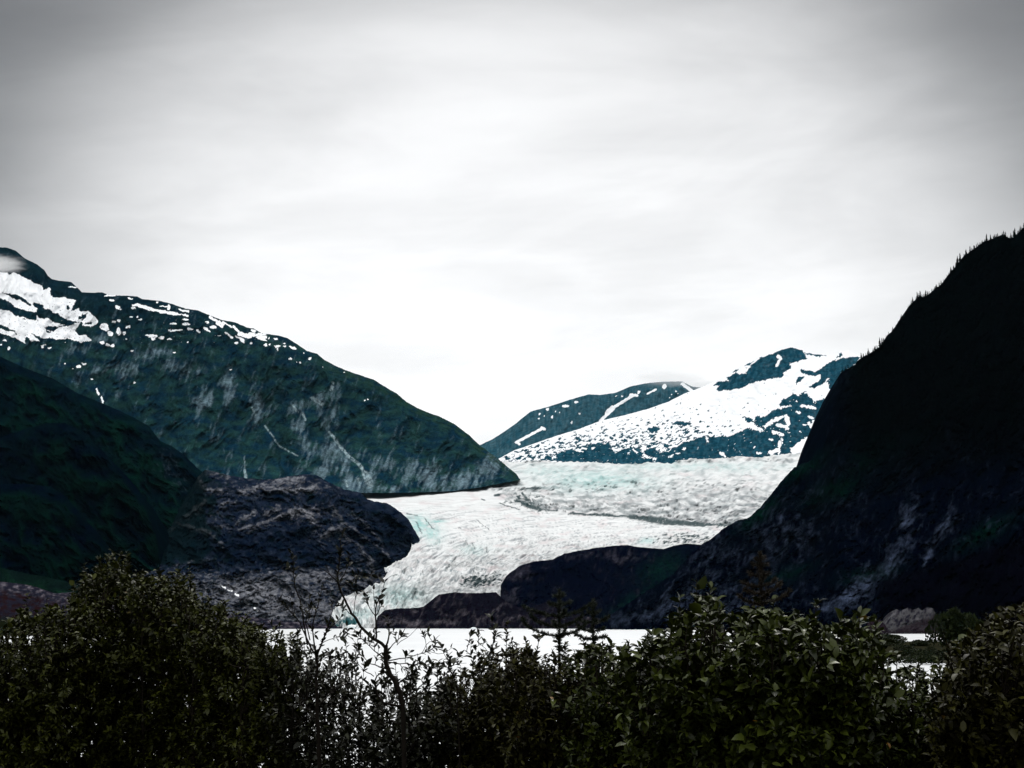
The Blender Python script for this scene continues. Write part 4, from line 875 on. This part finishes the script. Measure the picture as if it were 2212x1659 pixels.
limbs = [(c5([(545, 1560), (530, 1200), (520, 900), (535, 720), (600, 540), (640, 430)]), .014, .004, .5),
 (c5([(530, 800), (500, 600), (490, 450), (540, 300), (580, 130)]), .006, .0012, .5), (c5([(500, 700), (430, 560), (390, 450), (250, 300), (218, 245)]), .006, .0012, .5),
 (c5([(450, 640), (420, 480), (400, 300), (340, 140), (335, 0)]) + c7([(225, 900), (222, 800), (220, 715)]), .006, .0012, .35), (c5([(470, 600), (430, 430), (470, 330), (460, 230)]), .004, .0012, 1.2),
 (c5([(640, 440), (660, 330), (650, 250)]), .003, .001, .8), (c5([(600, 540), (680, 450), (760, 390)]), .004, .001, .9), (c5([(545, 640), (620, 600), (700, 580), (780, 560)]), .003, .001, 1.2),
 (c5([(400, 500), (330, 560), (260, 600), (180, 480)]), .003, .001, 1.0), (c5([(530, 1150), (640, 1050), (720, 900), (770, 800)]), .005, .0012, 1.0), (c5([(640, 1050), (760, 960), (850, 960)]), .003, .001, 1.2),
 (c5([(520, 1000), (420, 860), (350, 700)]), .005, .0012, 1.3), (c5([(535, 1250), (430, 1150), (330, 1080)]), .004, .0012, 1.2)]
traced('willow_shrub', 'tall thin upright willow shoots left of the forked willow trunk', 'shrub', 10.4, limbs, 22, M_leafC, .052, .021, 60)
tw_ = [(c5([(1700, 1260), (1690, 1100), (1700, 980), (1640, 860), (1600, 790), (1660, 770)]), .006, .0015, 1.2), (c5([(1640, 860), (1560, 880), (1480, 900), (1460, 860)]), .003, .001, 1.6), (c5([(1690, 1100), (1800, 900), (1840, 760), (1770, 690)]), .003, .001, 1.0), (c5([(1840, 780), (1950, 770)]), .002, .001, 1.2), (c5([(1840, 900), (1960, 700), (1990, 640), (2010, 540)]), .004, .001, 1.8), (c5([(1960, 700), (1900, 640), (1870, 640)]), .002, .001, 1.6)]
traced('willow_shrub', 'thin leafy shoots reaching up at the right end of the open lake', 'shrub', 9.8, tw_, 23, M_leafC, .056, .024, 60)

# --- three little spruce tips among the shrubs
def spruce(label, x, ytop, ybot, D, arms, nm, seed, reach=1.0):
    rg = np.random.default_rng(seed)
    b_ = world_pt(x, ybot, D); tp = world_pt(x + rg.uniform(-1, 1), ytop, D)
    root = np.array([b_[0], D, float(ground_z(b_[0], D)) - .05])
    t = bpy.data.objects.new('spruce_sapling', None); sc.collection.objects.link(t); t.location = root
    tag(t, label, 'sapling')
    P = bez(root, (root + tp) / 2, tp, 24)
    br = []; H = tp[2] - b_[2]
    for (fz, ang, ln) in arms:
        a = np.array([P[0, 0], 0, 0]); z = tp[2] - fz * H
        k = (z - root[2]) / (tp[2] - root[2]); a = root + (tp - root) * k
        d = np.array([math.cos(ang), math.sin(ang) * .9, 0]) * ln * H * reach
        br.append(bez(a, a + d * .75 + [0, 0, .10 * ln * H], a + d * rg.uniform(.8, 1.1) + [0, 0, ln * H * rg.uniform(.2, .5)], 7))
    Vs, Qs = tubes([(P, np.linspace(.016, .003, 24))], 6)
    mesh_obj('trunk', Vs - root, Qs, M_bark2, t)
    Vs, Qs = tubes([(q, np.linspace(.004, .002, 7)) for q in br], 4)
    mesh_obj('branches', Vs - root, Qs, M_bark2, t)
    tw = br + [P[-7:]]
    B, Dr = [], []
    for q in tw:
        ln = np.linalg.norm(q[-1] - q[0]); k = int(ln * 1500) + 16
        s = rg.uniform(0, 1, k); pos = np.stack([np.interp(s, np.linspace(0, 1, len(q)), q[:, i]) for i in range(3)], 1)
        d = norm(norm(q[-1] - q[0]) * .7 + rg.normal(0, .6, (k, 3)) + [0, 0, .25]); B.append(pos); Dr.append(d)
    B = np.concatenate(B); Dr = np.concatenate(Dr); n = len(B)
    side = norm(np.cross(Dr, rg.normal(0, 1, (n, 3))))
    V, Q = leaves_mesh(B, Dr, side, rg.uniform(.018, .032, n), np.full(n, .0055), rg)
    mesh_obj('needles', V - root, Q, nm, t, smooth=False)
arms1 = [(.12, .4, .10), (.14, 2.9, .1), (.30, 0.2, .26), (.31, 3.0, .24), (.33, 1.6, .2), (.34, -1.5, .2), (.52, .15, .62), (.53, 3.1, .66), (.55, 1.2, .4), (.55, -1.3, .4), (.72, .3, .55), (.74, 2.9, .7), (.75, -1.8, .5), (.9, .2, .5), (.92, 3.0, .9), (.95, 1.3, .6)]
spruce('small spruce tip with spread upturned arms left of the lake gap', 1207, 1275, 1385, 9.6, arms1, M_needle, 5, 1.0)
spruce('shorter narrow spruce tip right beside the spread armed one', 1281, 1297, 1390, 9.9, [(f, a, l * .55) for f, a, l in arms1], M_needle, 6, 1.0)
arms3 = [(.10, .3, .08), (.12, 3, .09), (.22, .2, .14), (.24, 3.0, .16), (.34, 1.5, .15), (.40, .1, .22), (.42, 3.1, .26), (.5, -1.5, .3), (.58, .3, .34), (.6, 2.9, .36), (.7, .1, .5), (.72, 3.1, .42), (.8, -1.3, .4), (.88, .2, .62), (.9, 3, .5)]
spruce('brown spruce tip standing highest above the right shrubs', 1642, 1195, 1320, 9.2, arms3, M_needleB, 7, .8)

# --- shrubs and trees on the far point of land
def clump_variant(seed, tall):
    rg = np.random.default_rng(seed); n = 900
    th = rg.uniform(0, 2 * math.pi, n); z = rg.uniform(.04, 1, n) ** .8
    rad = (np.sqrt(np.clip(1 - (z * 2 - .85) ** 2 * .75, .02, 1)) if not tall else np.clip(1.05 - z, .05, 1) ** .6) * rg.uniform(.5, 1, n) ** .4
    rad *= 1 + .25 * np.sin(th * 3 + seed) * (1 - z * .5)
    c = np.stack([rad * np.cos(th) * (1 if not tall else .42), rad * np.sin(th) * (1 if not tall else .42), z], 1)
    d = norm(rg.normal(0, 1, (n, 3)) + [0, 0, .5]); s_ = norm(np.cross(d, rg.normal(0, 1, (n, 3))))
    V, Q = leaves_mesh(c, d, s_, rg.uniform(.10, .2, n), rg.uniform(.07, .13, n), rg)
    tint = np.repeat(rg.beta(1.2, 1.6, n) * .9, 7)
    Vt, Qt = tubes([(np.array([[0, 0, -.05], [.01, 0, .4], [0, .01, .85]]), np.array([.03, .022, .006]))] + [(np.array([[0, 0, .1 + .1 * i], [.3 * math.cos(i * 2.1), .3 * math.sin(i * 2.1), .35 + .1 * i]]), np.array([.015, .005])) for i in range(4)], 5)
    return (V, Q, tint), (Vt, Qt)
M_leafF = leaf_mat('far alder leaves', (0.004, 0.008, 0.002), (0.022, 0.032, 0.007), (0.03, 0.028, 0.006), .1, .6)
protos = []
for v in range(4):
    (V, Q, tint), (Vt, Qt) = clump_variant(40 + v, v == 3)
    t = bpy.data.objects.new('alder_shrub' if v < 3 else 'alder_tree', None)
    f_ = mesh_obj('foliage' if v < 3 else 'crown', V, Q, M_leafF, t, attrs={'tint': ('FLOAT', tint)}, smooth=False)
    s_ = mesh_obj('stems' if v < 3 else 'trunk', Vt, Qt, M_bark, t)
    protos.append((t, [f_, s_]))
rr = random.Random(4)
used = set()
def place(v, x, D, h, wd, label, cat, group):
    t, ch = protos[v]
    if v in used:
        t2 = t.copy(); sc.collection.objects.link(t2)
        for c_ in ch:
            c2 = c_.copy(); c2.parent = t2; sc.collection.objects.link(c2)
        t = t2
    else:
        used.add(v); sc.collection.objects.link(t)
    P = at(x, 1340, D)
    t.location = (float(P[0]), float(P[1]), 0.25); t.scale = (wd, wd, h); t.rotation_euler = (0, 0, rr.uniform(0, 6.28))
    tag(t, label, cat, group)
for i in range(70):
    x = 1876 + 420 * rr.random(); yb = rr.choice([1431, 1424, 1416, 1405, 1396, 1389]) - max(0, 1925 - x) * .5
    yb = max(yb, 1386); D = EYE * F / (yb - 1340); h = 2.0 * rr.uniform(.45, 1.35) * (1.9 if yb < 1400 else 1)
    place(rr.randrange(3), x, D * .98, h, h * rr.uniform(1.0, 2.2), 'low dark green alder on the point of land in the lake at right', 'shrub', 'alders on the point of land')
for x, yt, D, lb in [(2040, 1330, 640, 'leftmost of the taller alders on the point of land'), (2062, 1322, 600, 'highest crowned of the taller alders on the point of land'), (2090, 1331, 620, 'taller alder just right of the highest one on the point'), (2112, 1343, 600, 'rightmost of the taller alders on the point of land')]:
    h = EYE + (1340 - yt) * D / F - .25
    place(3 if x == 2062 else 0, x, D, h, h * (.9 if x == 2062 else .52), lb, 'tree', 'taller alders on the point of land')

# --- conifers along the ridge of the black mountain
M_con = simple_mat('dark spruce forest', (0.003, 0.005, 0.003), .9, 0, .3, 1)
def conifer_mesh(seed):
    rg = np.random.default_rng(seed); V, Q = [], []
    n = 7
    for lv in range(9):
        z0 = .06 + lv * .10; r0 = (.23 - .022 * lv) * rg.uniform(.7, 1.2); k = len(V)
        off = rg.normal(0, .012, 2)
        for j in range(n):
            a = 2 * math.pi * j / n; rr_ = r0 * rg.uniform(.65, 1.25)
            V.append((off[0] + rr_ * math.cos(a), off[1] + rr_ * math.sin(a), z0 - .03 * rg.random()))
        for j in range(n):
            a = 2 * math.pi * j / n; V.append((.25 * r0 * math.cos(a), .25 * r0 * math.sin(a), z0 + .13))
        for j in range(n): Q.append((k + j, k + (j + 1) % n, k + n + (j + 1) % n, k + n + j))
    V2, Q2 = tubes([(np.array([[0, 0, -.15], [0, 0, .5], [0, 0, 1.06]]), np.array([.03, .02, .004]))], 5)
    Q = np.concatenate([np.array(Q), Q2 + len(V)]); V = np.concatenate([np.array(V), V2])
    return V, Q
cons = [mesh_obj('conifer_tree', *conifer_mesh(300 + i), M_con, smooth=False) for i in range(6)]
first = [True] * 6
for i in range(230):
    x = 1786 + (2330 - 1786) * ((i + 3 * rr.random()) / 230)
    if rr.random() < .15 and x < 1850: continue
    y = float(ip(x, rF)); D = float(ip(x, dF))
    if x < 1814: y = float(ip(x, rF)) + 6
    P = at(x, y + rr.uniform(-1.5, 2.5), D - rr.uniform(0, 12))
    v = rr.randrange(6); o = cons[v]
    if not first[v]: o = o.copy(); sc.collection.objects.link(o)
    first[v] = False
    h = rr.choice([6, 6, 7, 7, 8, 8, 9, 10, 11, 13, 18]) * rr.uniform(.8, 1.15) * (0.75 if x < 1860 else 1)
    o.location = [float(q) for q in P]; o.location.z -= 1.5; o.scale = (h * .9, h * .9, h); o.rotation_euler = (rr.uniform(-.05, .05), rr.uniform(-.05, .05), rr.uniform(0, 6))
    tag(o, 'small black spruce on the skyline ridge of the dark right mountain', 'tree', 'spruces along the ridge of the black mountain')

# --- pale rock outcrop across the water on the right
def lumpy(seed, n=2600, cracks=3.0):
    import bmesh
    bm = bmesh.new(); bmesh.ops.create_icosphere(bm, subdivisions=5, radius=1)
    V = np.array([v.co[:] for v in bm.verts]); Tt = np.array([[v.index for v in f.verts] for f in bm.faces]); bm.free()
    a = fbm(V[:, 0] * 1.6 + V[:, 1] * .7, V[:, 2] * 1.6 - V[:, 1] * .9, 5, seed, .6, True) * .16 + fbm(V[:, 0] * 5 + V[:, 1] * 2, V[:, 2] * 5 + V[:, 1] * 3, 4, seed + 1, .6) * .08
    return V * (1 + a)[:, None], Tt
def mk_rock(label, x, ytop, ybot, wpx, D, seed, m, depthf=1.0, nm='rock_outcrop', cat='rock'):
    V, Tt = lumpy(seed)
    P = at(x, ybot, D); h = (ybot - ytop) * D / F; wd = wpx * D / F / 2
    V = V * [wd, wd * depthf, h * .95]
    V[:, 2] = np.maximum(V[:, 2], -h * .25)
    me = mesh_obj(nm, V, Tt, m)
    me.location = [float(q) for q in P]
    tag(me, label, cat); return me
M_out = simple_mat('weathered light rock', (0.085, 0.075, 0.085), .95, 0, .75, .08)
M_outd = simple_mat('dark wet rock', (0.016, 0.011, 0.016), .95, 0, .75, .08)
def colJ(x, y, rel, P):
    wx = x + 5 * fbm(x / 12, y / 12, 4, 401); wy = y + 5 * fbm(x / 12, y / 12, 4, 402)
    n = fbm((wx + wy * .7) / 9, (wy - wx * .5) / 16, 4, 403, .6)
    c = lerp(flat((0.010, 0.009, 0.016), x), (0.062, 0.061, 0.066), sm(n, -.35, .2))
    c = lerp(c, (0.012, 0.008, 0.011), sm(y - (1350 + (1960 - x) * .35), -6, 6) * .85)
    return c, np.zeros(x.shape)
rJ = [(1900, 1364), (1908, 1352), (1917, 1338), (1925, 1322), (1936, 1315), (1944, 1320), (1955, 1316), (1962, 1312), (1972, 1318), (1984, 1313), (1994, 1320), (2003, 1312), (2015, 1314), (2022, 1326), (2034, 1336), (2048, 1350), (2060, 1364)]
sheet('rock_outcrop', 1900, 2060, .8, [(rJ, [(1900, 1335), (2060, 1335)]), ([(1900, 1368), (2060, 1368)], [(1900, 1290), (2060, 1290)])], [60], relief_std(410, 7, 5, 2, .6), colJ, M_rock, seed=41, back=(40, -10), ridge_jag=2.5, kind=None, cat='rock',
      label='pale cracked rock outcrop across the water left of the taller alders')
mk_rock('dark brown rock mound touching the left of the pale outcrop', 1893, 1340, 1368, 44, 1290, 5, M_outd, .8)
# --- small icebergs
M_ice = simple_mat('floating ice', (.80, .86, .87), .6, .3, .06, .5)
mk_rock('small white iceberg at the snout of the glacier', 760, 1350, 1357.3, 26, 2120, 12, M_ice, .8, 'iceberg', 'iceberg')
mk_rock('tiny white iceberg by the dark shore rocks', 1023, 1355, 1357.9, 12, 2040, 14, M_ice, .8, 'iceberg', 'iceberg')
mk_rock('small broken ice piece left of the glacier snout', 590, 1350, 1356.5, 20, 2190, 16, M_ice, .8, 'iceberg', 'iceberg')

# ------------------------------------------------------------------ cloud scraps and air
def box(name, lo, hi, m):
    (x0, y0, z0), (x1, y1, z1) = lo, hi
    V = [(x0, y0, z0), (x1, y0, z0), (x1, y1, z0), (x0, y1, z0), (x0, y0, z1), (x1, y0, z1), (x1, y1, z1), (x0, y1, z1)]
    Q = [(0, 3, 2, 1), (4, 5, 6, 7), (0, 1, 5, 4), (1, 2, 6, 5), (2, 3, 7, 6), (3, 0, 4, 7)]
    return mesh_obj(name, V, Q, m, smooth=False)
def cloud(label, x, y, D, rx, ry, rd, dens, seed, col=(1, 1, 1, 1)):
    m = bpy.data.materials.new('cloud'); m.use_nodes = True; t = NT(m.node_tree); t.n.clear()
    o_ = t.new('ShaderNodeOutputMaterial'); v = t.new('ShaderNodeVolumePrincipled'); t.l.new(v.outputs[0], o_.inputs['Volume'])
    pos = t.new('ShaderNodeTexCoord').outputs['Object']
    ln = t.new('ShaderNodeVectorMath', operation='LENGTH'); t.l.new(pos, ln.inputs[0])
    n = t.noise(pos, 1.7, 4, .6, .6)
    e = t.rng(t.math('ADD', ln.outputs['Value'], t.math('MULTIPLY', t.math('SUBTRACT', n, .5), 1.3)), .35, .95, 1, 0, 'SMOOTHSTEP')
    t.put(v.inputs['Density'], t.math('MULTIPLY', e, dens)); v.inputs['Color'].default_value = col; v.inputs['Anisotropy'].default_value = .2
    V, Tt = lumpy(seed); V = norm(V)
    o = mesh_obj('cloud', V, Tt, m)
    P = at(x, y, D); o.location = [float(q) for q in P]; o.scale = (rx * D / F, rd, ry * D / F)
    tag(o, label, 'cloud', kind='stuff'); return o
CL = True
if CL:
    cloud('grey scrap of cloud drifting over the left peak', -10, 570, 6100, 78, 24, 110, .010, 3)
    cloud('soft cloud resting on the top of the far blue mountain', 1450, 820, 13000, 100, 20, 260, .0018, 4)
    cloud('soft cloud on the saddle right of the far blue mountain', 1530, 834, 13000, 60, 11, 300, .003, 5)
m = bpy.data.materials.new('haze'); m.use_nodes = True; t = NT(m.node_tree); t.n.clear()
o_ = t.new('ShaderNodeOutputMaterial'); v = t.new('ShaderNodeVolumePrincipled'); t.l.new(v.outputs[0], o_.inputs['Volume'])
v.inputs['Density'].default_value = 1.5e-6; v.inputs['Color'].default_value = (.40, .80, 1.0, 1)
tag(box('haze', (-9500, -200, -6), (9500, 17000, 3300), m), kind='stuff')
